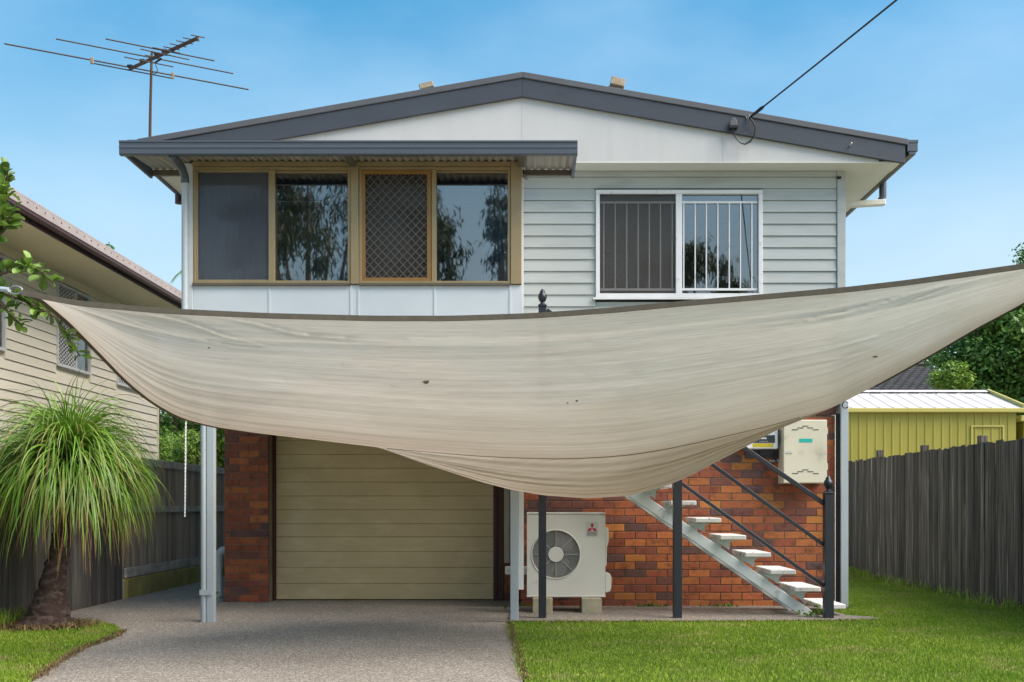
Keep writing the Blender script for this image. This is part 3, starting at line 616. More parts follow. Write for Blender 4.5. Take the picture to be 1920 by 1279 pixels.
# --- roof
GY = 11.68; sc_ = FPX/GY
apx = X(980,GY); rex = X(1695,GY); lex = 2*apx-rex
def rz(py): return Z(py, GY)
zcap, zcb, zbb = rz(138), rz(149.5), rz(184)
slope = (rz(138)-rz(262))/(X(1690,GY)-apx)
gable_z0 = rz(303)
for sgn, xe in ((1, rex), (-1, lex)):
    L_ = abs(xe-apx)
    def q(x_, z_): return (apx+sgn*x_, z_-slope*x_)
    b = MB(); pts = [q(.0, zbb), q(L_, zbb), q(L_, zcb-.004), q(0, zcb-.004)]
    if sgn < 0: pts = pts[::-1]
    b.prism(pts, GY-.045, GY-.008); b.build('barge_board', M['trim'], H, bevel=.004)
    b = MB(); pts = [q(0, zcb), q(L_+.03, zcb), q(L_+.03, zcap), q(0, zcap)]
    if sgn < 0: pts = pts[::-1]
    b.prism(pts, GY-.06, GY+.10); b.build('barge_capping', M['cap'], H, bevel=.006)
    rs = MB(); t = .02
    pts = [q(0, zcap-.03-t), q(L_+.05, zcap-.03-t), q(L_+.05, zcap-.03), q(0, zcap-.03)]
    if sgn < 0: pts = pts[::-1]
    rs.prism(pts, GY+.101, 24.5); rs.build('roof_sheet', M['cap'], H)
    # eave: gutter, fascia, soffit
    ge = xe+sgn*.02
    g = MB(); z0, z1 = rz(290), rz(265)
    xa, xb = sorted((ge, ge+sgn*.115))
    g.box(xa, xb, GY-.05, 24.4, z0+.02, z1-.035); g.box(xa-(.004 if sgn < 0 else 0), xb+(.004 if sgn > 0 else 0), GY-.054, 24.4, z1-.035, z1)
    g.box(xa+.02, xb-.02, GY-.044, 24.4, z0-.012, z0+.02)
    g.build('eave_gutter', M['gutter'], H, bevel=.004)
    xa, xb = sorted((xe-sgn*.03, xe-sgn*.002))
    MB().box(xa, xb, GY, 24.4, rz(306), rz(272)).build('eave_fascia', M['trim'], H)
    wx = 3.54 if sgn > 0 else -3.45
    xa, xb = sorted((wx, xe-sgn*.032))
    MB().box(xa, xb, 12.0, 24.3, gable_z0-.006, gable_z0+.006).build('eave_soffit', M['soffit'], H)
# gable panels with open joints
def gz(x_): return zbb-slope*abs(x_-apx)+.03
cuts = [X(380,GY), X(700,GY)*0+X(610,GY), X(978.5,GY), X(1355,GY), X(1648,GY)]
for a, b2 in zip(cuts[:-1], cuts[1:]):
    a2, b3 = a+.001, b2-.001
    pts = [(a2, gable_z0), (b3, gable_z0), (b3, max(gz(b3), gable_z0+.002)), (a2, max(gz(a2), gable_z0+.002))]
    MB().prism(pts, GY, GY+.012).build('gable_panel', M['gable'], H)
MB().prism([(X(380,GY), gable_z0+.004), (X(1648,GY), gable_z0+.004), (X(1648,GY), gable_z0+.03), (apx, zbb), (X(380,GY), gable_z0+.03)], GY+.0125, GY+.03).build('gable_backing', M['room'], H)
MB().box(lex+.033, rex-.033, GY-.004, 11.998, gable_z0-.014, gable_z0-.002).build('gable_soffit', M['soffit'], H)
# right eave downpipe
dY = 12.62; dx = X(1652, dY)
MB().tube([(dx+.02, dY, 4.98), (dx+.02, dY, 4.80), (dx+.0, dY, 4.765)], .042, 10).build('downpipe_outlet', M['gutter'], H, smooth=True)
MB().bar((dx+.045, dY, 4.735), (3.54, dY+.02, 4.70), .09, .065).build('downpipe', M['soffit'], H, bevel=.008)
MB().box(3.541, 3.63, dY-.03, dY+.06, .0, 4.72).build('downpipe', M['soffit'], H, bevel=.008)
MB().tube([P(338, 330, 13.0), P(336, 352, 13.0), P(336, 382, 13.0)], .05, 10).build('downpipe_outlet', M['nbrown'], H, smooth=True)
# --- posts, downpipes
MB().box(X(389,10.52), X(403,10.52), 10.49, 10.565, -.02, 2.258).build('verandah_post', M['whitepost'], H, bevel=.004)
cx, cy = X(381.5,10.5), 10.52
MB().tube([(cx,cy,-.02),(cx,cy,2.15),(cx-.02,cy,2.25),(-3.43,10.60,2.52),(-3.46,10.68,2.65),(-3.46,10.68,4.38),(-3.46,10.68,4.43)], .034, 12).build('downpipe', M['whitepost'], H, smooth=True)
MB().tube([(-3.46,10.68,4.38),(-3.46,10.67,4.44),(-3.46,10.58,4.50),(-3.47,10.40,4.535),(-3.47,10.34,4.55)], .042, 12).build('downpipe_elbow', M['gutter'], H, smooth=True)
MB().box(X(376,10.5)-.004, X(398,10.5), 10.478, 10.488, Z(1116,10.48), Z(1106,10.48)).build('pipe_clip', M['whitepost'], H)
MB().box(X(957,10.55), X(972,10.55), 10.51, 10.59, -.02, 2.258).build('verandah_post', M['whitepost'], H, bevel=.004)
MB().box(X(972.5,10.6), X(982,10.6), 10.56, 10.60, Z(1105,10.6), 2.258).build('cover_board', M['white'], H)
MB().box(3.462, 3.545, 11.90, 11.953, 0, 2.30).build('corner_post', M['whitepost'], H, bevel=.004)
MB().box(3.428, 3.458, 11.93, 11.99, .0, 2.18).build('corner_gap', M['dark'], H)
vp = MB(); vY = 12.86; vx = X(410,vY)
vp.tube([(vx+.01,vY,0),(vx-.005,vY,.3),(vx-.005,vY,.5),(vx+.005,vY,.575),(vx+.035,vY,.605),(-3.60,vY,.605)], .05, 12)
vo = vp.build('vent_pipe', M['pipe'], H, smooth=True)
MB().tube([(vx-.005,vY,.40),(vx-.005,vY,.455)], .057, 14).build('collar', M['pipe'], vo, smooth=True)
MB().box(X(945,12.8), X(956,12.8), 12.84, 12.92, Z(1056,12.85), 2.2).build('pipe_duct', M['duct'], H, bevel=.008)
MB().box(X(947,11.85), X(990,11.85), 11.80, 11.88, Z(1077,11.85), Z(1062,11.85)).build('pipe_duct', M['acw'], H, bevel=.008)

# ------------------------------------------------------------------ staircase
TY0, TY1 = 10.93, 11.68
st = thing('staircase', (2.0, 11.3, 0), 'open white staircase with charcoal rails climbing left along the brick wall', 'staircase')
def tX(px): return X(px, TY0)
def tZ(py): return Z(py, TY0)
run, rise = 46.7*TY0/FPX, 32.4*TY0/FPX
tx, tz = tX(1586), tZ(1141.5)+.045
tread_me = None
for k in range(14):
    xr, zt_ = tx-run*k, tz+rise*k
    if xr < -.05: break
    b = MB(); xl = xr-.265; th = .048
    b.box(xl, xr, TY0, TY1, zt_-th, zt_)
    o = b.build('tread', M['tread'], st, bevel=.007)
    if k:
        for yb in (TY0+.10, TY1-.16):
            MB().extr([(xl+.02, yb, zt_-th-.001), (xr-.10, yb, zt_-th-.001), (xr-.15, yb, zt_-th-.035), (xl+.16-.05, yb, zt_-th-.105), (xl-.02, yb, zt_-th-.02)], (0, .05, 0)).build('tread_bracket', M['stair_white'], st)
sl = rise/run
for yb in (TY0+.09, TY1-.17):
    xb_, zb0 = tx-.10, 0.0
    ln = 3.25; off = .02
    a0 = (tX(1500), tZ(1140)); 
    # lower line of the stringer meets the ground near x 1478, upper edge near 1540
    xl0, xu0 = tX(1509), tX(1543)
    top = 2.2
    pts = [(xl0, yb, 0.0), (xu0, yb, 0.0), (xu0-top/sl, yb, top), (xl0-top/sl, yb, top)]
    MB().extr([pts[0], pts[1], pts[2], pts[3]], (0, .065, 0)).build('stringer', M['stair_white'], st, bevel=.004)
PY = 10.72
def finial(c):
    return MB().lathe([(.038,0),(.038,.012),(.022,.018),(.020,.03),(.034,.045),(.044,.072),(.046,.088),(.042,.106),(.030,.124),(.026,.130),(.028,.134),(.020,.150),(.008,.162),(.001,.166)], c, 18)
posts = [(1017, 588, True, 14.5), (1270, 700, True, 16), (1553, 926, True, 17)]
for px, pt, fin, wpx in posts:
    hw = wpx*PY/FPX/2; cxp = X(px, PY); zt_ = Z(pt, PY) if px != 1017 else Z(576, PY)
    if px == 1270: zt_ = Z(945-.72*(1553-1270)-18, PY)
    o = MB().box(cxp-hw, cxp+hw, PY-hw, PY+hw, -.02, zt_).build('newel_post', M['black'], st, bevel=.004)
    MB().box(cxp-hw-.006, cxp+hw+.006, PY-hw-.006, PY+hw+.006, zt_+.001, zt_+.018).build('post_cap', M['black'], o, bevel=.005)
    finial((cxp, PY, zt_+.0185)).build('finial', M['black'], o, smooth=True)
RY = 10.74
for ya, wdt in ((945, .045), (1023, .034), (1100, .034)):
    xa, xb = X(1017, RY)+.042, X(1546, RY)
    za = Z(ya, RY); zb2 = za + (.697 if ya == 945 else .722)*(xb-xa)
    MB().bar((xa, RY, zb2), (xb, RY, za), .035, wdt).build('hand_rail', M['black'], st, bevel=.004)

# ------------------------------------------------------------------ air conditioner and blocks
AF = 11.3; acs = FPX/AF
ac = thing('air_conditioner', (.375, AF+.16, .18), 'white outdoor air conditioner unit with round fan on concrete blocks', 'air conditioner')
ax_0, ax_1, az0, az1 = X(988,AF), X(1135,AF), Z(1116,AF), Z(965,AF)
fc = (X(1042.3,AF), Z(1039.4,AF)); fr_ = .252
b = MB(); n = 64; ring = []; outer = []
for k in range(n):
    a = 2*math.pi*k/n; c_, s_ = math.cos(a), math.sin(a)
    ring.append((fc[0]+fr_*c_, AF, fc[1]+fr_*s_))
    tt = min(((ax_1-fc[0]) if c_ > 0 else (fc[0]-ax_0))/max(abs(c_), 1e-6), ((az1-fc[1]) if s_ > 0 else (fc[1]-az0))/max(abs(s_), 1e-6))
    outer.append((fc[0]+tt*c_, AF, fc[1]+tt*s_))
corners = [(ax_1,az1),(ax_0,az1),(ax_0,az0),(ax_1,az0)]
for cx_, cz_ in corners:        # snap the nearest outer sample to each corner
    k = min(range(n), key=lambda i: (outer[i][0]-cx_)**2+(outer[i][2]-cz_)**2); outer[k] = (cx_, AF, cz_)
inner = [(p[0], AF+.06, p[2]) for p in ring]; back = [(p[0], AF+.33, p[2]) for p in outer]
b.add(outer+ring+inner+back, [(k, (k+1) % n, n+(k+1) % n, n+k) for k in range(n)] + [(n+k, n+(k+1) % n, 2*n+(k+1) % n, 2*n+k) for k in range(n)] + [(k, 3*n+k, 3*n+(k+1) % n, (k+1) % n) for k in range(n)] + [tuple(range(3*n, 4*n))])
b.build('casing', M['acw'], ac)
MB().box(ax_0-.006, ax_1+.006, AF-.006, AF+.34, az1+.001, az1+.024).build('lid', M['acw'], ac, bevel=.009)
MB().box(ax_0-.003, ax_1+.003, AF-.005, AF+.335, az0-.022, az0-.001).build('base_pan', M['acw'], ac, bevel=.005)
MB().disc(fc, fr_+.002, AF+.075, .01, 40).build('fan_cavity', M['dark'], ac)
g = MB()
for r in np.linspace(.095, fr_-.006, 15):
    pts = [(fc[0]+r*math.cos(2*math.pi*k/44), AF-.006+.012*(r/fr_)**2, fc[1]+r*math.sin(2*math.pi*k/44)) for k in range(45)]; g.tube(pts, .0024, 4, False)
for k in range(8):
    a = math.pi/4*k; g.bar((fc[0]+.07*math.cos(a), AF-.010, fc[1]+.07*math.sin(a)), (fc[0]+(fr_+.012)*math.cos(a), AF-.006, fc[1]+(fr_+.012)*math.sin(a)), .006, .006, up=(0,1,0))
gu = g.build('fan_guard', M['guard'], ac)
g = MB(); pts = [(fc[0]+(fr_+.006)*math.cos(2*math.pi*k/56), AF-.002, fc[1]+(fr_+.006)*math.sin(2*math.pi*k/56)) for k in range(57)]; g.tube(pts, .008, 6, False); g.build('guard_rim', M['acw'], ac, smooth=True)
MB().disc(fc, .082, AF-.018, .012, 36).build('fan_hub', M['acw'], ac, bevel=.003)
for k in range(3):
    bl = MB(); a0 = 2*math.pi*k/3+.5; m_ = 10; vs_ = []
    for i in range(m_+1):
        t = i/m_; a = a0+1.35*t
        r1 = .235*(.75+.25*math.sin(math.pi*min(1, t*1.2)))
        for r in (.07, r1): vs_.append((fc[0]+r*math.cos(a-(.25 if r > .1 else 0)), AF+.03+.035*t, fc[1]+r*math.sin(a-(.25 if r > .1 else 0))))
    bl.add(vs_, [(2*i, 2*i+1, 2*i+3, 2*i+2) for i in range(m_)]); bl.build('fan_blade', M['fan'], ac, smooth=True)
MB().extr([(ax_1+.004, AF+.05, Z(989,AF)), (ax_1+.022, AF+.05, Z(989,AF)), (ax_1+.038, AF+.05, Z(993,AF)), (ax_1+.038, AF+.05, Z(1016,AF)), (ax_1+.022, AF+.05, Z(1027,AF)), (ax_1+.016, AF+.05, Z(1062,AF)), (ax_1+.004, AF+.05, Z(1062,AF))], (0, .2, 0)).build('side_handle', M['acw'], ac, bevel=.004)
MB().extr([(ax_1+.004, AF+.04, Z(1074,AF)), (ax_1+.055, AF+.04, Z(1077,AF)), (ax_1+.068, AF+.04, Z(1083,AF)), (ax_1+.066, AF+.04, Z(1103,AF)), (ax_1+.052, AF+.04, Z(1110,AF)), (ax_1+.004, AF+.04, Z(1112,AF))], (0, .2, 0)).build('valve_cover', M['acw'], ac, bevel=.005)
# badge
bx0, bx1, bz0, bz1 = X(1099.5,AF), X(1121,AF), Z(1005.5,AF), Z(979,AF)
badge = MB().box(bx0, bx1, AF-.004, AF-.0005, bz0, bz1).build('badge', M['sticker'], ac)
cxb = (bx0+bx1)/2; u = (bx1-bx0)
def dia(c, ang, ln, wd):
    d = (math.cos(ang), math.sin(ang)); e = (-d[1], d[0]); p0 = c
    pts = [p0, (p0[0]+d[0]*ln/2+e[0]*-wd/2, p0[1]+d[1]*ln/2+e[1]*-wd/2), (p0[0]+d[0]*ln, p0[1]+d[1]*ln), (p0[0]+d[0]*ln/2+e[0]*wd/2, p0[1]+d[1]*ln/2+e[1]*wd/2)]
    return MB().prism(pts, AF-.0065, AF-.0042)
cl = (cxb, bz0+.085); 
for ang in (90, 210, 330): dia(cl, math.radians(ang), u*.50, u*.285).build('emblem_diamond', M['red'], badge)
def text(body, size, loc, m_, parent, name='lettering', align='CENTER'):
    cu = bpy.data.curves.new('t', 'FONT'); cu.body = body; cu.size = size; cu.align_x = align; cu.extrude = .0006
    o = bpy.data.objects.new('t', cu); COL.objects.link(o); dg = bpy.context.evaluated_depsgraph_get(); dg.update()
    me = bpy.data.meshes.new_from_object(o.evaluated_get(dg)); bpy.data.objects.remove(o)
    me.transform(Matrix.Rotation(math.radians(90), 4, 'X')); me.materials.clear(); me.materials.append(m_)
    return place(name, me, loc, parent)
text('MITSUBISHI', u*.165, (cxb, AF-.0055, bz0+.030), M['ink'], badge)
text('ELECTRIC', u*.20, (cxb, AF-.0055, bz0+.009), M['ink'], badge)
for k, px in enumerate((1017, 1109)):
    BY = 11.2
    o = MB().box(X(px-18.5,BY), X(px+19,BY), BY, BY+.42, -.01, az0-.023).build('concrete_block', M['concrete'], None, bevel=.008,
        label=('concrete block under the air conditioner, behind the charcoal stair post', 'concrete block under the valve side of the air conditioner, fully visible')[k], cat='concrete block', group='blocks under the air conditioner')

# ------------------------------------------------------------------ meter box and inverter
mY = 11.74
mb = thing('meter_box', (3.0, 11.87, 1.4), 'cream steel meter box with teal sticker on the brick wall', 'meter box')
mx0, mx1, mz0, mz1 = X(1469,mY), X(1551,mY), Z(906,mY), Z(787,mY)
MB().box(mx0, mx1, mY+.012, 11.997, mz0, mz1).build('box_body', M['cream'], mb, bevel=.006)
dr = MB().box(mx0+.004, mx1-.002, mY, mY+.011, mz0+.004, mz1-.004).build('door', M['cream'], mb, bevel=.004)
for cz_ in (Z(799,mY), Z(881,mY)):
    for dx_, dz_ in ((0,0),(-.055,-.02),(.055,-.02),(-.115,-.04),(.115,-.04)):
        xx = (mx0+mx1)/2+dx_; MB().box(xx-.033, xx+.033, mY-.003, mY-.0005, cz_+dz_-.0035, cz_+dz_+.0035).build('vent_slot', M['dark'], dr)
MB().box(X(1498.5,mY), X(1523.5,mY), mY-.002, mY-.0005, Z(829.5,mY), Z(822.5,mY)).build('sticker', M['teal'], dr)
MB().prism([(X(1473,mY), Z(850,mY)), (X(1486,mY), Z(850,mY)), (X(1484,mY), Z(846,mY)), (X(1480,mY), Z(844.5,mY)), (X(1475,mY), Z(846,mY))], mY-.006, mY-.0005).build('latch', M['sticker'], dr)
for pz in (808, 875): MB().box(mx1-.001, mx1+.008, mY+.002, mY+.03, Z(pz+6,mY), Z(pz-6,mY)).build('hinge', M['cream'], mb)
iY = 11.82
iv = thing('solar_inverter', (2.6, 11.9, 1.78), 'white solar inverter with dark display and yellow sticker under the sail', 'inverter')
ix0, ix1, iz0, iz1 = X(1398,iY), X(1459,iY), Z(841.5,iY), Z(765,iY)
MB().box(ix0, ix1, iY, 11.96, iz0, iz1).build('case', M['invw'], iv, bevel=.008)
MB().box(ix0+.03, ix1+.03, 11.962, 11.996, iz0-.10, iz1-.03).build('wall_bracket', M['invd'], iv)
dp = MB().box(X(1408,iY), X(1453,iY), iY-.003, iY-.0005, Z(830.5,iY), Z(816,iY)).build('display_panel', M['invd'], iv)
MB().box(X(1425,iY), X(1437,iY), iY-.005, iY-.0032, Z(823.5,iY), Z(820.5,iY)).build('screen', M['sticker'], dp)
for k in range(7): MB().box(X(1424+k*2.4,iY), X(1425+k*2.4,iY), iY-.005, iY-.0032, Z(828.5,iY), Z(827,iY)).build('button', M['sticker'], dp)
MB().box(X(1411.5,iY), X(1450,iY), iY-.002, iY-.0005, Z(838.5,iY), Z(831.5,iY)).build('sticker', M['yellow'], iv)
MB().tube([P(1427,843,11.9), P(1428,852,11.9), P(1436,855,11.92), P(1452,854,11.95)], .012, 8).build('conduit', M['invd'], iv, smooth=True)
MB().tube([P(1455,843,11.93), P(1455,858,11.93), P(1455,866,11.93)], .011, 8).build('conduit', M['invd'], iv, smooth=True)
vv = MB().tube([P(1442,863.5,11.94), P(1448,865,11.94), P(1461,863,11.94)], .013, 8).build('gas_tap', M['steel'], None, smooth=True, label='small metal tap on a brass stub between inverter and meter box', cat='tap')
MB().tube([P(1447,864,11.94), P(1445,866,11.99)], .012, 8).build('brass_stub', M['brass'], vv, smooth=True)
# small fittings on the wall
MB().box(X(1570,11.94), X(1577,11.94), 11.93, 11.953, Z(335,11.94), Z(331,11.94)).build('wall_fitting', M['dark'], ww)
MB().box(X(1552,11.94), X(1574,11.94), 11.925, 11.966, Z(544,11.94), Z(541,11.94)).build('wall_fitting', M['dark'], ww)
ring = MB(); pts = [(3.50+.035*math.cos(a), 11.86, 2.27+.035*math.sin(a)) for a in np.linspace(.6, 5.6, 16)]; ring.tube(pts, .008, 6); ring.build('cable_loop', M['invd'], H, smooth=True)
# security camera under the awning
sc0 = thing('spotlight', (X(985,10.7), 10.7, Z(336,10.7)), 'small dark spotlight tucked under the awning beside the sunroom corner', 'spotlight')
MB().tube([P(981,318,10.72), P(981,326,10.71), P(983,331,10.70)], .008, 6).build('stem', M['dark'], sc0, smooth=True)
MB().tube([P(981,329,10.72), P(988,334,10.68)], [.016,.022], 10).build('lamp_head', M['steel'], sc0, smooth=True)

# ------------------------------------------------------------------ roof fittings
def roof_pt(px, py, Y): return P(px, py, Y)
for k, (px, py, tilt, hh, lab) in enumerate(((800, 163, -14, .075, 'weathered tan flood lamp on the left roof slope, mostly behind the ridge cap'), (1158, 156, 14, .10, 'weathered tan flood lamp on the right roof slope, tilted upright'))):
    Yf = 11.86; c = P(px, py, Yf)
    t = thing('roof_lamp', c-Vector((0,0,.09)), lab, 'flood lamp', 'flood lamps on the roof')
    hw = 13.5*Yf/FPX
    me, _ = MB().box(-hw, hw, -.04, .04, -hh/2, hh/2).mesh('lamp_housing', M['tanbox'], bevel=.008, center=False)
    place('lamp_housing', me, c, t, rot=(math.radians(-12), math.radians(tilt), 0))
    MB().tube([c+Vector((0,.03,-hh/2+.01)), c+Vector((0,.05,-.15))], .016, 8).build('stem', M['tanbox'], t, smooth=True)
    s_ = 1 if k == 0 else -1
    MB().tube([c+Vector((s_*(hw+.012),.0,-hh/2+.02)), c+Vector((s_*(hw+.03),.01,-hh/2-.0)), c+Vector((s_*(hw-.02),.03,-.1))], .006, 6).build('cable', M['cable'], t, smooth=True)

# ------------------------------------------------------------------ antenna
an = thing('tv_antenna', (X(282,11.8), 11.8, Z(258,11.8)), 'rusty television antenna with long thin rods on a mast', 'antenna')
MB().tube([(X(281,11.8), 11.8, Z(268,11.8)), P(282,200,11.8), (X(284.5,11.8), 11.8, Z(100,11.8))], [.017,.016,.014], 8).build('mast', M['rust'], an, smooth=True)
b0, b1 = P(243,129.5,11.86), P(371,71.5,11.0)
MB().bar(b0, b1, .03, .03).build('boom', M['rust'], an, bevel=.004)
e_dir = (P(466,168,12.49)-P(8,82,11.25)); e_dir = e_dir.normalized()
def elem(pa, pb, Ya, r=.0065, name='rod'):
    """rod through pixel pa at depth Ya, parallel-ish to the long rod, ending over pixel pb"""
    A = P(*pa, Ya); best = None
    for Yb in np.linspace(Ya-.4, Ya+2, 400):
        B = P(*pb, Yb); q = (B-A).normalized().dot(e_dir)
        if best is None or q > best[0]: best = (q, B)
    return MB().tube([A, best[1]], r, 6).build(name, M['alu'], an, smooth=True)
elem((8,82), (466,168), 11.25, .0085); elem((105,73), (437,138), 11.15, .0075); elem((198,73), (402,114), 11.05, .0075)
elem((170,118), (325,147.5), 11.68, .007, 'folded_rod')
elem((233,107), (325,125.5), 11.35); elem((263,92), (355,112), 11.2); elem((286,89), (338,100), 11.2)
for px, py, Y in ((172.5,114,11.66), (323.5,142,12.08)):
    c = P(px, py, Y); MB().box(c.x-.017, c.x+.017, c.y-.012, c.y+.012, c.z-.035, c.z+.035).build('insulator', M['tanbox'], an, bevel=.004)
for t in np.linspace(.36, 1.0, 8):
    c = b0.lerp(b1, t)+Vector((0,0,.018)); L_ = .085 if t < .98 else .07
    MB().tube([c-e_dir*L_, c+e_dir*L_], .0055, 6).build('director_rod', M['rust'], an, smooth=True)
for t in (.01, .2, .42, .53):
    c = b0.lerp(b1, t)+Vector((0,0,.025)); MB().box(c.x-.03, c.x+.03, c.y-.02, c.y+.02, c.z-.012, c.z+.016).build('clamp', M['cable'], an, bevel=.004)
MB().tube([P(291,121,11.6), P(295,130,11.65), P(294,137,11.7), P(288,139,11.77), P(285,133,11.78)], .004, 6).build('feed_cable', M['cable'], an, smooth=True)
MB().tube([P(290,118,11.6), P(303,110,11.58)], .010, 6).build('balun', M['cable'], an, smooth=True)

# ------------------------------------------------------------------ service cable
anchor = P(1405,221,11.6)
far = Vector((9.2, -18, 6.05))
pts = []
for i in range(41):
    t = (i/40)**1.6; p = anchor.lerp(far, t); p.z -= .62*4*t*(1-t)*.5; pts.append(p)
# dead end grip, then the twisted cable
sv = thing('service_cable', anchor, 'black overhead service cable running from the gable to a street pole', 'cable')
MB().tube(pts, .0085, 8).build('cable_run', M['cable'], sv, smooth=True)
d0 = (pts[3]-pts[0]).normalized()
MB().tube([anchor, anchor+d0*.16, anchor+d0*.30, anchor+d0*.36], [.008,.016,.019,.011], 8).build('dead_end_grip', M['cable'], sv, smooth=True)
ey = P(1401,222,11.63); MB().tube([ey+Vector((0,.02,-.03)), ey+Vector((0,-.02,0)), anchor], .008, 6).build('eye_bolt', M['steel'], sv, smooth=True)
MB().tube([ey+Vector((-.02,0,.03)), ey+Vector((0,-.01,-.02)), ey+Vector((.03,-.01,.04))], .006, 6).build('hook', M['steel'], sv, smooth=True)
loop = [P(q[0], q[1], 11.60) for q in ((1406,222),(1412,230),(1416,241),(1413,256),(1406,265),(1396,270),(1387,267),(1379,258),(1374,247),(1372,238))]
MB().tube(loop, .0055, 6).build('drip_loop', M['cable'], sv, smooth=True)
MB().tube([p+Vector((.004,-.012,-.012 if 3 < i < 8 else 0)) for i, p in enumerate(loop)], .0045, 6).build('drip_loop', M['cable'], sv, smooth=True)
ih = MB().prism([(X(1368,11.6), Z(237,11.6)), (X(1382,11.6), Z(237,11.6)), (X(1382,11.6), Z(229,11.6)), (X(1378,11.6), Z(223,11.6)), (X(1375,11.6), Z(221,11.6)), (X(1372,11.6), Z(223,11.6)), (X(1368,11.6), Z(229,11.6))], 11.575, 11.634)
ih.build('entry_head', M['insul'], sv, bevel=.006)
MB().box(X(1367,11.6), X(1383,11.6), 11.57, 11.634, Z(241,11.6), Z(237.3,11.6)).build('entry_base', M['cable'], sv)
hk = MB().tube([P(1594,275,11.634), P(1594,273,11.60), P(1596,269,11.60), P(1598,268,11.61)], .006, 6).build('screw_hook', M['steel'], H, smooth=True)

# ------------------------------------------------------------------ shade sail
SFY = 7.0
Tp = [(42,546),(90,556),(150,567),(300,580.5),(500,590),(700,595),(850,595),(1000,590),(1150,579.5),(1300,565.5),(1450,553),(1584,541.5),(1700,528),(1800,514),(1920,497),(2070,474)]
Bp = [(42,548),(75,558),(130,604),(180,655),(240,717),(290,757),(340,784),(400,800),(480,812),(600,826),(710,839),(800,871),(900,903),(960,919),(1020,929),(1100,934.5),(1180,930),(1250,911),(1300,890),(1340,868),(1392,841),(1462,804),(1525,779),(1560,765),(1660,713),(1750,663),(1830,616),(1920,568),(2000,520),(2070,476)]
def resample(pts, us, xs=None):
    p = np.array(pts, float); t = np.r_[0, np.cumsum(np.hypot(*np.diff(p, axis=0).T))]; t /= t[-1]
    return p, t
NU, NV, NR = 360, 130, 20
us = np.linspace(0, 1, NU)
xT = 42+(2070-42)*us
tp = np.array(Tp, float); yT = np.interp(xT, tp[:, 0], tp[:, 1])
def smooth1(y, k=9):
    kk = np.ones(k)/k; yp = np.r_[np.full(k, y[0]), y, np.full(k, y[-1])]; return np.convolve(yp, kk, 'same')[k:-k]
yT = smooth1(yT)
xB = xT.copy(); bp_ = np.array(Bp, float); yB2 = smooth1(np.interp(xB, bp_[:, 0], bp_[:, 1]), 5)
# the upper sheet ends in a seam; below it hangs a separate pouch of slack cloth
Sp = [p for p in Bp if p[0] <= 710]+[(775,845),(838,850.5),(905,855.5),(975,858.5),(1030,860),(1076,859.5),(1130,857),(1177,853),(1240,843.5),(1310,829),(1380,813),(1440,799)]+[p for p in Bp if p[0] >= 1560]
sp0 = np.array(Sp, float); yB = np.minimum(smooth1(np.interp(xB, sp0[:, 0], sp0[:, 1]), 7), yB2)
sm = np.clip(np.sin(np.pi*us)**.75, 0, 1)
YT = SFY + .25*np.sin(np.pi*us)
YB = YT + .02 + 1.8*sm
NPO = 44
def noise1(x, seed, octs=3):
    r = np.random.default_rng(seed); out_ = 0
    for o in range(octs):
        f = 2**o; ph = r.uniform(0, 6.28, 4); fr2 = r.uniform(.7, 1.3, 4)*f; out_ = out_+sum(np.sin(x*a+b_) for a, b_ in zip(fr2, ph))/(4*f)
    return out_
TX, TZ = (xT-VX)*YT/FPX, EYE+(VY-yT)*YT/FPX
BX, BZ = (xB-VX)*YB/FPX, EYE+(VY-yB)*YB/FPX
rows = NV+NPO+NR; V = np.zeros((NU, rows, 3)); UVs = np.zeros((NU, rows, 2))
flap = np.clip((xB-420)/260, 0, 1)*np.clip((1740-xB)/260, 0, 1)
vv_ = np.linspace(0, 1, NV)
CREASE = [([(395,592),(470,606),(560,628),(700,640),(860,636)],.016,4), ([(270,588),(350,606),(430,634),(520,655)],.016,5), ([(200,585),(330,630),(450,652),(640,660)],.010,4),
          ([(1540,640),(1640,595),(1720,560),(1840,520)],.020,4.5), ([(1400,615),(1560,590),(1680,560),(1800,522)],.016,5), ([(1250,640),(1480,610),(1640,575),(1760,535)],.010,5),
          ([(1500,668),(1660,628),(1800,570),(1930,512)],.018,5), ([(1380,700),(1600,668),(1780,600),(1960,515)],.012,5), ([(760,668),(1000,664),(1300,640)],.008,4), ([(300,700),(520,715),(900,722),(1300,700)],.007,4)]
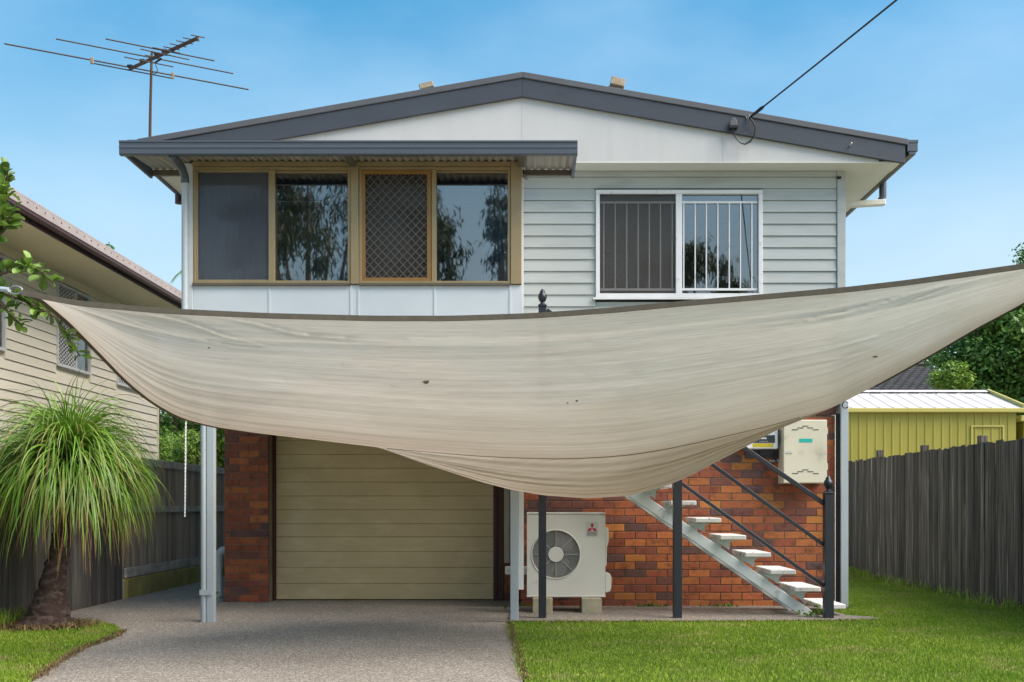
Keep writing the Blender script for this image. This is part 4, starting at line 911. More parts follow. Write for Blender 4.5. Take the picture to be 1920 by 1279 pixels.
for i in range(NU):
    a = vv_**1.15
    Yc = YT[i]+(YB[i]-YT[i])*a
    pyc = yT[i]+(yB[i]-yT[i])*(1-(1-a)**2.1)
    zc = EYE+(VY-pyc)*Yc/FPX
    # folds: long creases that run along the cloth and fan into the corners
    wr = .010*noise1(vv_*26+us[i]*2.2, 3)+.006*noise1(vv_*60+us[i]*5, 5)+.018*noise1(vv_*9-us[i]*4.0, 8)
    env = np.minimum(1, vv_*8)*np.minimum(1, (1-vv_)*10)*np.clip((yB[i]-yT[i])/160, 0, 1)
    Yc = Yc+wr*env; zc = zc+wr*env*.55
    for ln, am, wd_ in CREASE:
        xs_ = [p[0] for p in ln]; 
        if xs_[0] < xT[i] < xs_[-1]:
            pl_ = np.interp(xT[i], xs_, [p[1] for p in ln]); fa = math.sin(math.pi*(xT[i]-xs_[0])/(xs_[-1]-xs_[0]))**.7
            q_ = (pyc-pl_)/wd_; Yc = Yc+am*fa*np.exp(-q_*q_)*np.sign(q_+.35)
    V[i, :NV, 1] = Yc; V[i, :NV, 2] = zc
    dp_ = max(yB2[i]-yB[i], 0.0)                       # how far the pouch hangs below the seam
    w_ = np.linspace(0, 1, NPO); kp = min(1.0, dp_/25)
    Yp = YB[i]+.035*kp*np.minimum(1, w_*12)+(.55*dp_/75+.004)*w_
    pyp = yB[i]+(yB2[i]-yB[i])*(1-(1-w_)**1.6)-.3*(1-kp)*w_
    fold = noise1(w_*20+us[i]*6, 21)*.6+noise1(w_*46-us[i]*9, 22)*.4
    Yp = Yp+.022*kp*fold*np.minimum(1, w_*6)*np.minimum(1, (1-w_)*6)
    V[i, NV:NV+NPO, 1] = Yp; V[i, NV:NV+NPO, 2] = EYE+(VY-pyp)*Yp/FPX
    Ye, Ze = V[i, NV+NPO-1, 1], V[i, NV+NPO-1, 2]
    for r in range(NR):
        t = (r+1)/NR
        V[i, NV+NPO+r] = ((xT[i]-VX)/FPX*Ye*(1-.06*t*flap[i]), Ye+(.9*t)*flap[i]+.0008*(r+1), Ze+flap[i]*(.95*t**1.4+.05*t)+.0006*(r+1))
    UVs[i, :, 0] = us[i]; UVs[i, :, 1] = np.r_[vv_, np.interp(xT[i], [710,1000,1500], [.35,.72,1.0])+.25*w_, 1+np.linspace(.05, .6, NR)]
# cloth width follows its distance (the sail narrows to the tied corners)
V[:, :NV+NPO, 0] = ((xT-VX)/FPX)[:, None]*V[:, :NV+NPO, 1]
idx = np.arange(NU*rows).reshape(NU, rows)
F = np.stack([idx[:-1, :-1], idx[:-1, 1:], idx[1:, 1:], idx[1:, :-1]], -1).reshape(-1, 4)
sail = thing('shade_sail', (0, 8.0, 1.2), 'large sagging beige shade sail strung across the front yard', 'shade sail')
co = np_mesh('sail_cloth', V.reshape(-1, 3), F.ravel(), 4, M['sail'], sail)
uvl = co.data.uv_layers.new(name='UVMap'); lv = np.empty(len(co.data.loops), np.int32); co.data.loops.foreach_get('vertex_index', lv)
uvl.data.foreach_set('uv', UVs.reshape(-1, 2)[lv].astype(np.float32).ravel())
co.data.polygons.foreach_set('use_smooth', [True]*len(co.data.polygons))
# hems: webbing folded round the cloth edge (front edge, side edges)
def hem(pts, wd, name='hem'):
    b = MB(); n = len(pts); vs_ = []
    for i, p in enumerate(pts):
        t = (Vector(pts[min(i+1, n-1)])-Vector(pts[max(i-1, 0)])).normalized(); u_ = Vector((0,1,0)).cross(t).normalized()
        if u_.z < 0: u_ = -u_
        w_ = wd[i] if hasattr(wd, '__len__') else wd
        for dy, dz in ((-.006, .25), (-.008, -.75), (.006, -.75), (.008, .25)): vs_.append(Vector(p)+u_*dz*w_+Vector((0, dy, 0)))
    fs = []
    for i in range(n-1):
        for k in range(4): fs.append((i*4+k, i*4+(k+1) % 4, (i+1)*4+(k+1) % 4, (i+1)*4+k))
    fs += [(3,2,1,0), tuple((n-1)*4+k for k in range(4))]
    b.add(vs_, fs); return b.build(name, M['hem'], sail, smooth=True)
fp = [tuple(V[i, 0]+np.array([0,-.006,.0])) for i in range(0, NU, 3)]
hem(fp, .036)
li = [i for i in range(NU) if xT[i] < 500]; pl = [tuple(V[i, NV-1]+np.array([0,-.012,0])) for i in li]
hem(pl, [.034*(1-.75*k/len(li)) for k in range(len(li))])
ri = [i for i in range(NU) if xT[i] > 1640]; pr = [tuple(V[i, NV-1]+np.array([0,-.006,0])) for i in ri]
hem(pr, [.016 for k in range(len(ri))])
sp_ = [tuple(V[i, NV-1]+np.array([0,-.004,-.002])) for i in range(NU) if 722 < xT[i] < 1500]
MB().tube(sp_, .0026, 5).build('seam', M['hem'], sail, smooth=True)
# left corner ring and rope, right corner rope to its steel post
cl_ = Vector(V[0, 0]); lp = Vector((-4.58, 7.42, 2.85))
ringp = [cl_+Vector((-.045+.045*math.cos(a), .0, .012+.026*math.sin(a))) for a in np.linspace(0, 6.283, 15)]
MB().tube(ringp, .006, 6, False).build('corner_ring', M['steel'], sail, smooth=True)
rs_ = [cl_+Vector((-.085, 0, .012))]; rs_ += [rs_[0].lerp(lp, t)+Vector((0,0,-.03*math.sin(math.pi*t))) for t in np.linspace(.1, 1, 8)]
MB().tube(rs_, .016, 8).build('corner_rope', M['rope2'], sail, smooth=True)
cr_ = Vector(V[-1, 0]); rp = Vector((4.55, 6.9, 2.95))
MB().tube([cr_, cr_.lerp(rp, .5), rp], .014, 8).build('corner_rope', M['rope2'], sail, smooth=True)
pst = thing('sail_post', (4.6, 6.9, 0), 'steel post beyond the right fence end holding the sail corner', 'post')
MB().tube([(4.6, 6.9, -.02), (4.62, 6.9, 3.1)], .05, 14).build('post_tube', M['steel'], pst, smooth=True)
MB().lathe([(.055,0),(.055,.02),(.01,.045)], (4.62, 6.9, 3.1), 14).build('post_cap', M['steel'], pst, smooth=True)
# little marks stuck on the cloth
def on_sail(px, py):
    i = int(np.argmin(abs(xT-px))); j = int(np.argmin(abs(VY-(V[i, :NV, 2]-EYE)*FPX/V[i, :NV, 1]-py))); return Vector(V[i, j])
for px, py, r1, r2 in ((799,715,.022,.016), (1079,751,.008,.008), (1642,669,.018,.006), (394,652,.007,.004), (1064,755,.004,.008)):
    c = on_sail(px, py)+Vector((0,-.004,0)); b = MB()
    b.prism([(c.x+r1*(1+.15*math.sin(3*a))*math.cos(a), c.z+r2*math.sin(a)) for a in np.linspace(0, 6.283, 17)[:-1]], c.y-.004, c.y+.004)
    b.build('stain', mat('mud_stain', (.20,.16,.11), rough=.9), sail)
# hanging rope
hr = thing('hanging_rope', (X(347.5,9.0), 9.0, Z(970,9.0)), 'thin white twisted rope hanging down from the sail edge', 'rope')
pp = [P(349, 780, 8.7)]+[Vector((X(348.5-1.8*t,8.9), 8.9, Z(786,8.9)*(1-t)+Z(969,8.9)*t)) for t in np.linspace(0, 1, 14)]
for ph in (0, math.pi):
    q = []
    for i in range(120):
        t = i/119*(len(pp)-1); k = min(int(t), len(pp)-2); c = pp[k].lerp(pp[k+1], t-k); a = i*.75+ph; q.append(c+Vector((.0032*math.cos(a), .0032*math.sin(a), 0)))
    MB().tube(q, .0042, 5).build('strand', M['rope'], hr, smooth=True)

# ------------------------------------------------------------------ fences
def paling_mesh(w_, h_, m_, name='paling'):
    b = MB(); b.box(-.008, .008, -w_/2, w_/2, 0, h_); return b.mesh(name, m_, bevel=.003, center=False)[0]
fR = thing('paling_fence', (5.37, 15, 0), 'tall dark weathered paling fence beside the lawn and olive shed', 'fence')
pm = [paling_mesh(.096, h_, M['pal_r']) for h_ in (1.90, 1.886, 1.911)]
y = 8.2; k = 0
while y < 23:
    wj = random.uniform(.9, 1.02)
    place('paling', random.choice(pm), (5.36+random.uniform(-.003,.003), y, -.01), fR, rot=(random.gauss(0, .0012), random.gauss(0, .002), random.gauss(0, .02))); y += .0965; k += 1
for z_ in (.35, 1.55): MB().bar((5.41, 8.2, z_), (5.41, 23, z_), .04, .075).build('rail', M['rail'], fR)
for yq, hz in ((9.0,2.0), (12.95,2.0), (14.85,1.99), (16.75,2.02), (20.5,2.0)):
    MB().box(5.44, 5.53, yq-.05, yq+.05, -.02, hz).build('fence_post', M['pal_r'], fR, bevel=.004)
fA = thing('paling_fence', (-5.06, 10, 0), 'black stained paling fence behind the strap-leaved palm', 'fence')
pm = [paling_mesh(.096, h_, M['pal_l']) for h_ in (1.70, 1.692, 1.708)]
y = 6.6; k = 0
while y < 13.25:
    place('paling', random.choice(pm), (-5.06+random.uniform(-.003,.003), y, -.01), fA, rot=(random.gauss(0,.0012), random.gauss(0,.002), random.gauss(0,.02))); y += .0965; k += 1
for z_ in (.35, 1.4): MB().bar((-5.11, 6.6, z_), (-5.11, 13.25, z_), .04, .075).build('rail', M['rail'], fA)
fB = thing('paling_fence', (-5.1, 18, 0), 'brown grey paling fence with rails and mossy plinth beside the garage', 'fence')
pm = [paling_mesh(.098, h_, M['pal_b']) for h_ in (1.50, 1.49)]
y = 13.35; k = 0
while y < 25:
    place('paling', random.choice(pm), (-5.09+random.uniform(-.003,.003), y, .23), fB, rot=(random.gauss(0,.001), 0, random.gauss(0,.01))); y += .098; k += 1
for z_, hh in ((1.715, .10), (1.10, .085), (.31, .12)):
    yy = 13.3
    while yy < 25:
        MB().box(-5.07, -5.03, yy, yy+2.38, z_-hh/2, z_+hh/2).build('rail', M['rail'], fB, bevel=.004); yy += 2.4
yy = 13.28
while yy < 25:
    MB().box(-5.06, -5.01, yy, yy+2.36, -.01, .235).build('plinth_board', M['plinth'], fB, bevel=.006); yy += 2.4

# ------------------------------------------------------------------ foliage helpers
def leafquads(c, d, nrm, L_, W_):
    """rhombic leaves: centres c, direction d, normal nrm"""
    s = np.cross(nrm, d); s /= np.linalg.norm(s, axis=1)[:, None]+1e-9
    L_, W_ = L_[:, None], W_[:, None]
    v = np.stack([c-d*L_/2, c+s*W_/2+d*L_*.05, c+d*L_/2, c-s*W_/2+d*L_*.05], 1)
    return v.reshape(-1, 3)
def unitv(n):
    v = rng.normal(size=(n, 3)); return v/np.linalg.norm(v, axis=1)[:, None]
def crown(name, ctr, rad, nclump, nleaf, ls, m_, parent, clump_r=.22, droop=0.0, aspect=.5, shell=.55, **kw):
    ctr, rad = np.array(ctr, float), np.array(rad, float)
    cd = unitv(nclump); rr = rng.uniform(shell, 1, nclump)**.6
    cc = ctr+cd*rad*rr[:, None]; cs = rng.uniform(.6, 1.4, nclump)
    k = rng.integers(0, nclump, nleaf)
    off = rng.normal(size=(nleaf, 3))*clump_r*rad.mean()*cs[k][:, None]*.6; off[:, 2] *= .75
    c = cc[k]+off
    outw = off/(np.linalg.norm(off, axis=1)[:, None]+1e-6)
    nrm = outw*.6+np.array([0,0,.7])+unitv(nleaf)*.7; nrm /= np.linalg.norm(nrm, axis=1)[:, None]
    d = unitv(nleaf)+outw*.5; d[:, 2] -= droop; d -= nrm*(d*nrm).sum(1)[:, None]*(1 if droop < .5 else .2); d /= np.linalg.norm(d, axis=1)[:, None]
    L_ = ls*rng.uniform(.6, 1.4, nleaf); v = leafquads(c, d, nrm, L_, L_*aspect)
    return np_mesh(name, v, np.arange(len(v)), 4, m_, parent, kind='stuff', **kw)
def limbs(base, tips, r0, m_, parent, bend=.15, name='trunk'):
    b = MB(); base = Vector(base)
    for i, tp_ in enumerate(tips):
        tp_ = Vector(tp_); n = 7; pts = []; rs = []
        for j in range(n+1):
            t = j/n; p = base.lerp(tp_, t); p = Vector((base.x+(tp_.x-base.x)*t**1.6, base.y+(tp_.y-base.y)*t**1.6, p.z)); p += Vector((random.uniform(-1,1), random.uniform(-1,1), 0))*bend*.3*math.sin(math.pi*t)
            pts.append(p); rs.append(r0*(1-.85*t)*(1 if i == 0 else .75))
        b.tube(pts, rs, 9)
    return b.build(name, m_, parent, smooth=True)
def tree(name, base, ctr, rad, ncl, nlf, ls, lm, label, r0=.15, bark='trunk', cat='tree', group=None, **kw):
    t = thing(name, base, label, cat, group)
    tips = [Vector(ctr)+Vector((rad[0]*a, rad[1]*b_, rad[2]*c)) for a, b_, c in ((0,0,.6),(.6,.2,.3),(-.6,-.2,.2),(.2,-.6,.35),(-.2,.6,.1),(.45,-.4,-.1),(-.5,.3,.5))]
    limbs(base, tips, r0, M[bark], t)
    crown('crown', ctr, rad, ncl, nlf, ls, lm, t, **kw); return t

# ponytail palm
pY = 10.0
pt_ = thing('strap_leaved_palm', (X(90,pY), pY, 0), 'bushy palm with swollen trunk and long drooping grassy leaves', 'palm')
tk = [((86,1188),.29),((88,1174),.25),((91,1155),.195),((95,1130),.155),((99,1100),.125),((106,1060),.098),((113,1020),.082),((119,980),.070),((124,945),.062),((130,905),.055)]
tb = MB(); tpx = np.linspace(0, len(tk)-1, 46); tc_ = [P(*a, pY) for a, r in tk]; tp2 = []; tr2 = []
for q_ in tpx:
    k = min(int(q_), len(tk)-2); f_ = q_-k; tp2.append(tc_[k].lerp(tc_[k+1], f_)); tr2.append((tk[k][1]*(1-f_)+tk[k+1][1]*f_)*(1+random.uniform(-.035, .035)))
tb.tube(tp2, tr2, 28)
tb.v = [tuple(Vector(v)+Vector((random.gauss(0, .006), random.gauss(0, .006), random.gauss(0, .003)))) for v in tb.v]
tb.build('trunk', mat('palm_trunk_bark', (.050,.030,.024), (.125,.095,.08), 14, stretch=(1,1,1.6), rough=.95, bump=1.0, bscale=26, lo=.45, hi=.72), pt_, smooth=True)
def straps(name, n, org, lmin, lmax, m_, elo, ehi, wd, seg=15, grav=2.5, z_floor=.12):
    vs_ = np.empty((n, seg+1, 2, 3)); tt = np.empty((n, seg+1, 2))
    for i in range(n):
        az = rng.uniform(0, 2*math.pi); el = math.radians(elo+(ehi-elo)*rng.uniform(0, 1)**.8); L_ = rng.uniform(lmin, lmax); st_ = L_/seg
        d = np.array([math.cos(az)*math.cos(el), math.sin(az)*math.cos(el), math.sin(el)]); p = np.array(org)+rng.normal(0, .03, 3)
        sd_ = np.array([-math.sin(az), math.cos(az), 0]); w0 = wd*rng.uniform(.7, 1.25); g_ = grav*st_*rng.uniform(.75, 1.3); tw = rng.normal(0, .035)
        roll = rng.normal(0, .5); dry = rng.uniform(.75, 1.25)
        for j in range(seg+1):
            t = j/seg; ww_ = w0*(1-t)**.6*(.6+.4*min(1, t*6))+.0015
            wv = sd_*math.cos(roll)+np.array([0, 0, math.sin(roll)])
            vs_[i, j, 0] = p-wv*ww_/2; vs_[i, j, 1] = p+wv*ww_/2; tt[i, j] = t*dry
            p = p+d*st_; d = d+np.array([0, 0, -g_*(.5+.9*t)])+sd_*tw+rng.normal(0, .03, 3); d[:2] *= .965; d /= np.linalg.norm(d)
            if p[2] < z_floor: d[2] = max(d[2], -.05)
    base = (np.arange(n)*(seg+1)*2)[:, None, None]; j = (np.arange(seg)*2)[None, :, None]
    f = (base+j+np.array([0,1,3,2])[None, None, :]).reshape(-1)
    o = np_mesh(name, vs_.reshape(-1, 3), f, 4, m_, pt_, kind='stuff')
    at = o.data.attributes.new('along', 'FLOAT', 'POINT'); at.data.foreach_set('value', tt.astype(np.float32).ravel()); return o
def dry_tips(m_):
    n = m_.node_tree; N, L = n.nodes, n.links; at = N.new('ShaderNodeAttribute'); at.attribute_name = 'along'
    mr = N.new('ShaderNodeMapRange'); mr.inputs['From Min'].default_value = .80; mr.inputs['From Max'].default_value = 1.15; L.new(at.outputs['Fac'], mr.inputs['Value'])
    src = N['Principled BSDF'].inputs['Base Color'].links[0].from_socket
    mx_ = N.new('ShaderNodeMixRGB'); mx_.inputs[2].default_value = (.26,.17,.05,1); L.new(mr.outputs[0], mx_.inputs[0]); L.new(src, mx_.inputs[1])
    for l in list(src.links):
        if l.to_node != mx_: L.new(mx_.outputs[0], l.to_socket)
dry_tips(M['pony'])
org = tuple(P(131,908,pY))
straps('crown', 2200, org, .72, 1.24, M['pony'], 18, 85, .020, grav=3.5)
straps('crown', 220, org, .42, .64, M['pony'], 50, 88, .016, grav=1.8)
straps('crown', 12, org, .62, .76, M['pony'], 78, 90, .006, grav=.3)
straps('dry_leaves', 170, tuple(P(130,915,pY)), .8, 1.1, M['pony_tip'], -30, 50, .009, grav=3.2)
# dead litter round the foot
aa = rng.uniform(0, 6.283, 1500); rr_ = .26+np.abs(rng.normal(0, .10, 1500)); xs = X(88,pY)+rr_*np.cos(aa); ys = pY+rr_*np.sin(aa)*.9
blades('leaf_litter', xs, ys, .02, .07, .012, M['straw'], lean=2.2, label='dry brown leaf litter round the palm trunk', cat='leaf litter', kind='stuff')
xs = rng.normal(-4.93, .06, 420); ys = rng.uniform(8.4, 10.6, 420)
blades('weed_tufts', xs, ys, .06, .22, .010, M['grass'], lean=1.0, label='long weeds along the black fence behind the palm', cat='weeds', kind='stuff')

# near tree at the left edge: only its leafy branches come into view
nt_ = thing('leafy_tree', (-4.75, 7.5, 0), 'tree with bright broad leaves reaching in beside the sail rope', 'tree')
MB().tube([(-4.75,7.5,-.03), (-4.73,7.5,1.0), (-4.66,7.5,2.0), (-4.6,7.5,2.8), (-4.45,7.5,3.6), (-4.35,7.45,4.2)], [.11,.10,.085,.07,.045,.012], 10).build('trunk', M['trunk'], nt_, smooth=True)
def leaf_mesh():
    b = MB(); pr = [(0,0),(.25,.12),(.5,.24),(.75,.27),(.92,.17),(1.0,0)]
    vs_ = []
    for t, w_ in pr:
        zc = .10*math.sin(t*2.6); vs_ += [(-w_, t, zc+w_*.35), (0, t, zc), (w_, t, zc+w_*.35)]
    fs = []
    for i in range(len(pr)-1):
        a = i*3; fs += [(a, a+1, a+4, a+3), (a+1, a+2, a+5, a+4)]
    b.add(vs_, fs); return b.mesh('leaf', M['leaf_near'], center=False, smooth=True)[0]
LM = leaf_mesh()
def twig(path, n, size, seed):
    r = random.Random(seed); pts = [Vector(p) for p in path]
    MB().tube(pts, [.012*(1-.8*i/(len(pts)-1))+.002 for i in range(len(pts))], 6).build('branch', M['trunk'], nt_, smooth=True)
    for i in range(n):
        t = (i+r.random())/n*(len(pts)-1); k = min(int(t), len(pts)-2); c = pts[k].lerp(pts[k+1], t-k)
        tang = (pts[k+1]-pts[k]).normalized(); d = (tang*r.uniform(0, .8)+Vector((r.gauss(0,1), r.gauss(0,.8), r.gauss(.1,.7)))).normalized()
        up = Vector((r.gauss(0,.45), r.gauss(-.3,.4), 1)); rx = d.cross(up).normalized(); uz = rx.cross(d)
        s_ = size*r.uniform(.6, 1.25); mtx = Matrix((rx, d, uz)).transposed()
        place('leaf', LM, c, nt_, rot=mtx.to_euler(), scale=(s_, s_, s_))
q = lambda px, py, Y=7.5: P(px, py, Y)
twig([q(-260,560), q(-120,545), q(0,548), q(60,570), q(95,588)], 90, .10, 1)
twig([q(60,570), q(105,595,7.45), q(128,635,7.4), q(150,668,7.35)], 44, .085, 2)
twig([q(-170,600), q(-60,500), q(0,440), q(10,390), q(14,330)], 80, .11, 3)
twig([q(-150,540), q(-40,470), q(10,430), q(20,400)], 50, .11, 4)
twig([q(-120,560), q(-20,520), q(30,505), q(62,500), q(100,530)], 80, .10, 5)
twig([q(-20,540), q(10,580), q(30,600), q(42,612)], 30, .09, 6)
twig([q(-60,480), q(-20,440), q(0,400), q(4,360), q(10,318)], 50, .10, 8)

# ------------------------------------------------------------------ neighbour's house (left)
nX = -6.8
nh = thing('neighbour_house', (nX-2, 15, 0), 'cream weatherboard house with maroon eave behind the left fence', 'house')
MB().box(nX-6, nX-.03, 9.0, 19.4, 0, 4.52).build('wall', M['nboard'], nh)
wins = [(12.55, 13.78, 3.14, 4.36), (15.28, 16.44, 3.16, 4.36), (17.5, 18.6, 3.14, 4.36)]
z = 4.38
while z > .9:
    z0 = z-.1335
    segs = [(9.0, 19.4)]
    for (ya, yb, za, zb) in wins:
        if z0 < zb-.01 and z > za+.01:
            ns = []
            for s0, s1 in segs:
                if s0 < ya < s1: ns.append((s0, ya-.004))
                if s0 < yb < s1: ns.append((yb+.004, s1))
                if yb <= s0 or ya >= s1: ns.append((s0, s1))
            segs = ns
    for s0, s1 in segs:
        b = MB(); b.add([(nX+.016,s0,z0+.006),(nX+.016,s1,z0+.006),(nX,s1,z),(nX,s0,z),(nX-.03,s0,z0+.006),(nX-.03,s1,z0+.006),(nX-.03,s1,z),(nX-.03,s0,z)],
                      [(0,1,2,3),(5,4,7,6),(0,4,5,1),(1,5,6,2),(2,6,7,3),(3,7,4,0)]); b.build('weatherboard', M['nboard'], nh)
    z = z0
MB().box(nX-.03, nX+.018, 9.0, 19.4, 4.385, 4.52).build('frieze', M['nsoffit'], nh)
MB().box(nX-.03, nX+.03, 19.37, 19.43, .5, 4.52).build('corner_stop', M['nboard'], nh)
MB().box(nX-.5, -5.87, 8.5, 20.4, 4.521, 4.54).build('soffit', M['nsoffit'], nh)
MB().box(-5.869, -5.845, 8.5, 20.4, 4.44, 4.60).build('fascia', M['nbrown'], nh)
MB().box(-5.843, -5.74, 8.5, 20.4, 4.49, 4.535).build('gutter', M['nbrown'], nh, bevel=.01)
g = MB(); g.box(-5.842, -5.735, 8.5, 20.4, 4.536, 4.645); go = g.build('gutter', M['npink'], nh, bevel=.008)
rv = MB()
for yq in np.arange(11.5, 20.3, .22): rv.box(-5.734, -5.730, yq-.012, yq+.012, 4.60, 4.612)
finish(rv.build('rivets', M['nbrown'], go), kind='stuff')
MB().extr([(-5.74,8.5,4.646),(-5.74,8.5,4.67),(-11,8.5,5.5),(-11,8.5,5.476)], (0, 11.95, 0)).build('roof', M['npink'], nh)
for (ya, yb, za, zb) in wins:
    f = MB(); t = .035
    f.box(nX-.02, nX+.03, ya, yb, zb-t, zb); f.box(nX-.02, nX+.03, ya, yb, za, za+t); f.box(nX-.02, nX+.03, ya, ya+t, za+t, zb-t); f.box(nX-.02, nX+.03, yb-t, yb, za+t, zb-t)
    ym = ya+(yb-ya)*.55; f.box(nX-.02, nX+.028, ym-.02, ym+.02, za+t, zb-t)
    wo = f.build('window', M['white'], nh)
    MB().box(nX-.016, nX-.012, ya+t, yb-t, za+t, zb-t).build('pane', M['glass2'], wo)
    MB().box(nX-.028, nX-.02, ya+t, yb-t, za+t, zb-t).build('blind', mat('blind_dark', (.05,.06,.08), rough=.8), wo)
    lt = lattice(ya+t, ym-.02, za+t, zb-t, .10, .011, 0, .006, .6)
    lt.v = [(nX+.012+v[1], v[0], v[2]) for v in lt.v]; lt.build('security_grille', M['white'], wo)

# ------------------------------------------------------------------ right background: shed, tiled house, trees
sY = 20.0
sh = thing('garden_shed', (8, sY, 0), 'olive steel garden shed with pale ribbed roof behind the fence', 'shed')
shx0, shx1 = 5.75, X(1905,sY); ez = Z(772,sY)
b = MB(); xx = shx0; prev = None; pts = []
while xx < shx1-.24:
    pts += [(xx, 0), (xx+.085, 0), (xx+.095, -.012), (xx+.115, -.012), (xx+.125, 0)]; xx += .155
pts.append((shx1, 0))
for x_, dy in pts: b.v += [(x_, sY+dy, 0), (x_, sY+dy, ez)]
b.f = [(2*i, 2*i+2, 2*i+3, 2*i+1) for i in range(len(pts)-1)]; b.build('ribbed_wall', M['olive'], sh)
MB().box(shx0, shx1, sY+.03, sY+2.9, 0, ez-.02).build('frame_core', M['olive'], sh)
MB().box(X(1588,sY)-.3, X(1921,sY), sY-.12, sY-.03, ez-.02, Z(766,sY)).build('gutter', M['olive_l'], sh, bevel=.01)
rY = sY+1.5; rz_ = Z(735.5,rY); fz = Z(765,sY-.1)
xr0, xr1 = X(1588,sY)-.35, X(1921,sY-.1); n_r = 24
b = MB(); rp_ = []
xq = xr0
while xq < xr1-.26: rp_ += [(xq,0),(xq+.12,0),(xq+.135,.010),(xq+.15,.010),(xq+.165,0)]; xq += .26
rp_.append((xr1,0))
for x_, dz in rp_: b.v += [(x_, sY-.1, fz+dz), (x_, rY, rz_+dz)]
b.f = [(2*i, 2*i+2, 2*i+3, 2*i+1) for i in range(len(rp_)-1)]; b.build('roof_sheet', M['shedroof'], sh)
MB().extr([(xr0,rY,rz_-.02),(xr0,sY+3.1,fz),(xr0,sY+3.1,fz+.02),(xr0,rY,rz_)], (xr1-xr0,0,0)).build('roof_sheet', M['shedroof'], sh)
cap_ = MB().extr([(xr0,rY-.14,rz_+.018-.03),(xr0,rY,rz_+.045),(xr0,rY+.14,rz_+.0)], (xr1-xr0,0,0)).build('ridge_capping', M['shedroof'], sh)
for x_ in np.arange(xr0+.06, xr1-.1, .38): MB().box(x_, x_+.22, rY-.160, rY-.150, rz_-.045, rz_-.012).build('ridge_notch', M['dark'], cap_)
MB().bar((xr1, sY-.1, fz+.03), (xr1, rY, rz_+.03), .05, .07).build('barge', M['olive_l'], sh)
MB().prism([(shx1-.001, fz-.03), (shx1+.02, fz-.03), (shx1+.02, fz), (shx1-.001, fz)], sY, sY+2.9).build('gable_trim', M['olive_l'], sh)
dx0, dx1, dz1 = X(1820,sY), X(1882,sY), Z(797.5,sY)
f = MB(); f.box(dx0, dx1, sY-.03, sY-.016, dz1-.03, dz1); f.box(dx0, dx0+.03, sY-.03, sY-.016, 0, dz1-.03); f.box(dx1-.03, dx1, sY-.03, sY-.016, 0, dz1-.03); f.build('door', M['olive_l'], sh)
s2 = thing('garden_shed', (10.5, 20.2, 0), 'low pale yellow lean-to roof edge beside the olive shed', 'shed')
MB().box(X(1912,sY), 11.5, sY-.05, sY+2, Z(790,sY), Z(779,sY)).build('roof_edge', M['olive_l'], s2, bevel=.01)
MB().box(X(1922,sY), 11.4, sY+.05, sY+1.9, -.02, Z(790.2,sY)).build('wall', M['olive'], s2)
# tiled-roof house
hY = 32.0
th_ = thing('tiled_house', (11.5, hY+3, 0), 'house with dark grey tiled roof behind the olive shed', 'house')
x0, x1 = X(1600,hY)-1, X(1775,hY)+.8; rY2 = hY+3.5; ez2 = Z(742,hY); rz2 = Z(686,rY2)
MB().box(x0+.5, x1-.5, hY+.5, hY+6.5, 0, ez2-.02).build('wall', M['hbrick'], th_)
nrow = 15; ncol = int((x1-x0)/.27); vs_ = []; fs = []
for r in range(nrow):
    ya, yb = hY+(rY2-hY)*r/nrow, hY+(rY2-hY)*(r+1.12)/nrow; za, zb = ez2+(rz2-ez2)*r/nrow+.04, ez2+(rz2-ez2)*(r+1.12)/nrow
    for c in range(ncol):
        xa = x0+c*.27+(.135 if r % 2 else 0); n0 = len(vs_)
        for x_, dz in ((0,0),(.08,.03),(.15,.0),(.262,.0)): vs_ += [(xa+x_, ya, za+dz), (xa+x_, yb, zb+dz), (xa+x_, ya, za+dz-.05)]
        for i in range(3): a = n0+i*3; fs += [(a, a+3, a+4, a+1), (a+2, a+5, a+3, a)]
b = MB(); b.add(vs_, fs); finish(b.build('roof_tiles', M['tile'], th_), kind='stuff')
MB().extr([(x0,hY+.1,ez2),(x0,rY2,rz2-.03),(x0,hY+7,ez2),(x0,hY+7,ez2-.06),(x0,hY+.1,ez2-.06)], (x1-x0,0,0)).build('roof_deck', M['tile'], th_)
MB().tube([(x0,rY2,rz2+.05),(x1,rY2,rz2+.05)], .12, 8).build('ridge_tiles', M['tile'], th_)
# trees
tY = 27.0
tree('garden_tree', (X(1925,tY), tY, 0), P(1928,655,tY), (2.4,2.0,1.75), 220, 60000, .135, M['leaf_dark'], 'large dark green tree behind the olive shed', r0=.22, clump_r=.17, shell=.25)
tree('garden_tree', (X(1948,26), 26, 0), P(1955,520,26), (.62,.7,1.0), 40, 2600, .10, M['leaf_mid'], 'thin tree top showing above the sail beside the large tree', r0=.08, clump_r=.25)
tree('garden_tree', (X(1790,25), 25, 0), P(1788,715,25), (.42,.5,.42), 30, 3200, .10, M['leaf_lime'], 'lime green bush against the large tree behind the shed roof', r0=.05, clump_r=.25, cat='bush')
tree('garden_tree', (X(325,30), 30, 0), P(330,770,30), (1.6,1.4,1.5), 90, 15000, .12, M['leaf_mid'], 'mid green tree beyond the brown fence next to the cream house', r0=.15, clump_r=.2, shell=.3)
tree('garden_tree', (X(385,33), 33, 0), P(400,790,33), (1.4,1.2,1.6), 80, 12000, .12, M['leaf_dark'], 'dark tree deep in the gap beyond the brown fence', r0=.15, clump_r=.2, shell=.3)
tree('shrub', (X(335,26), 26, 0), P(325,862,26), (.85,.7,.55), 80, 10000, .075, M['leaf_lime'], 'olive green rounded shrub above the brown fence rail', r0=.06, clump_r=.2, cat='shrub', shell=.5)
tree('shrub', (X(372,25), 25, 0), P(368,850,25), (.5,.5,.55), 60, 7000, .07, M['leaf_lime'], 'yellow green shrub above the fence behind the white post', r0=.06, clump_r=.2, cat='shrub', shell=.5)
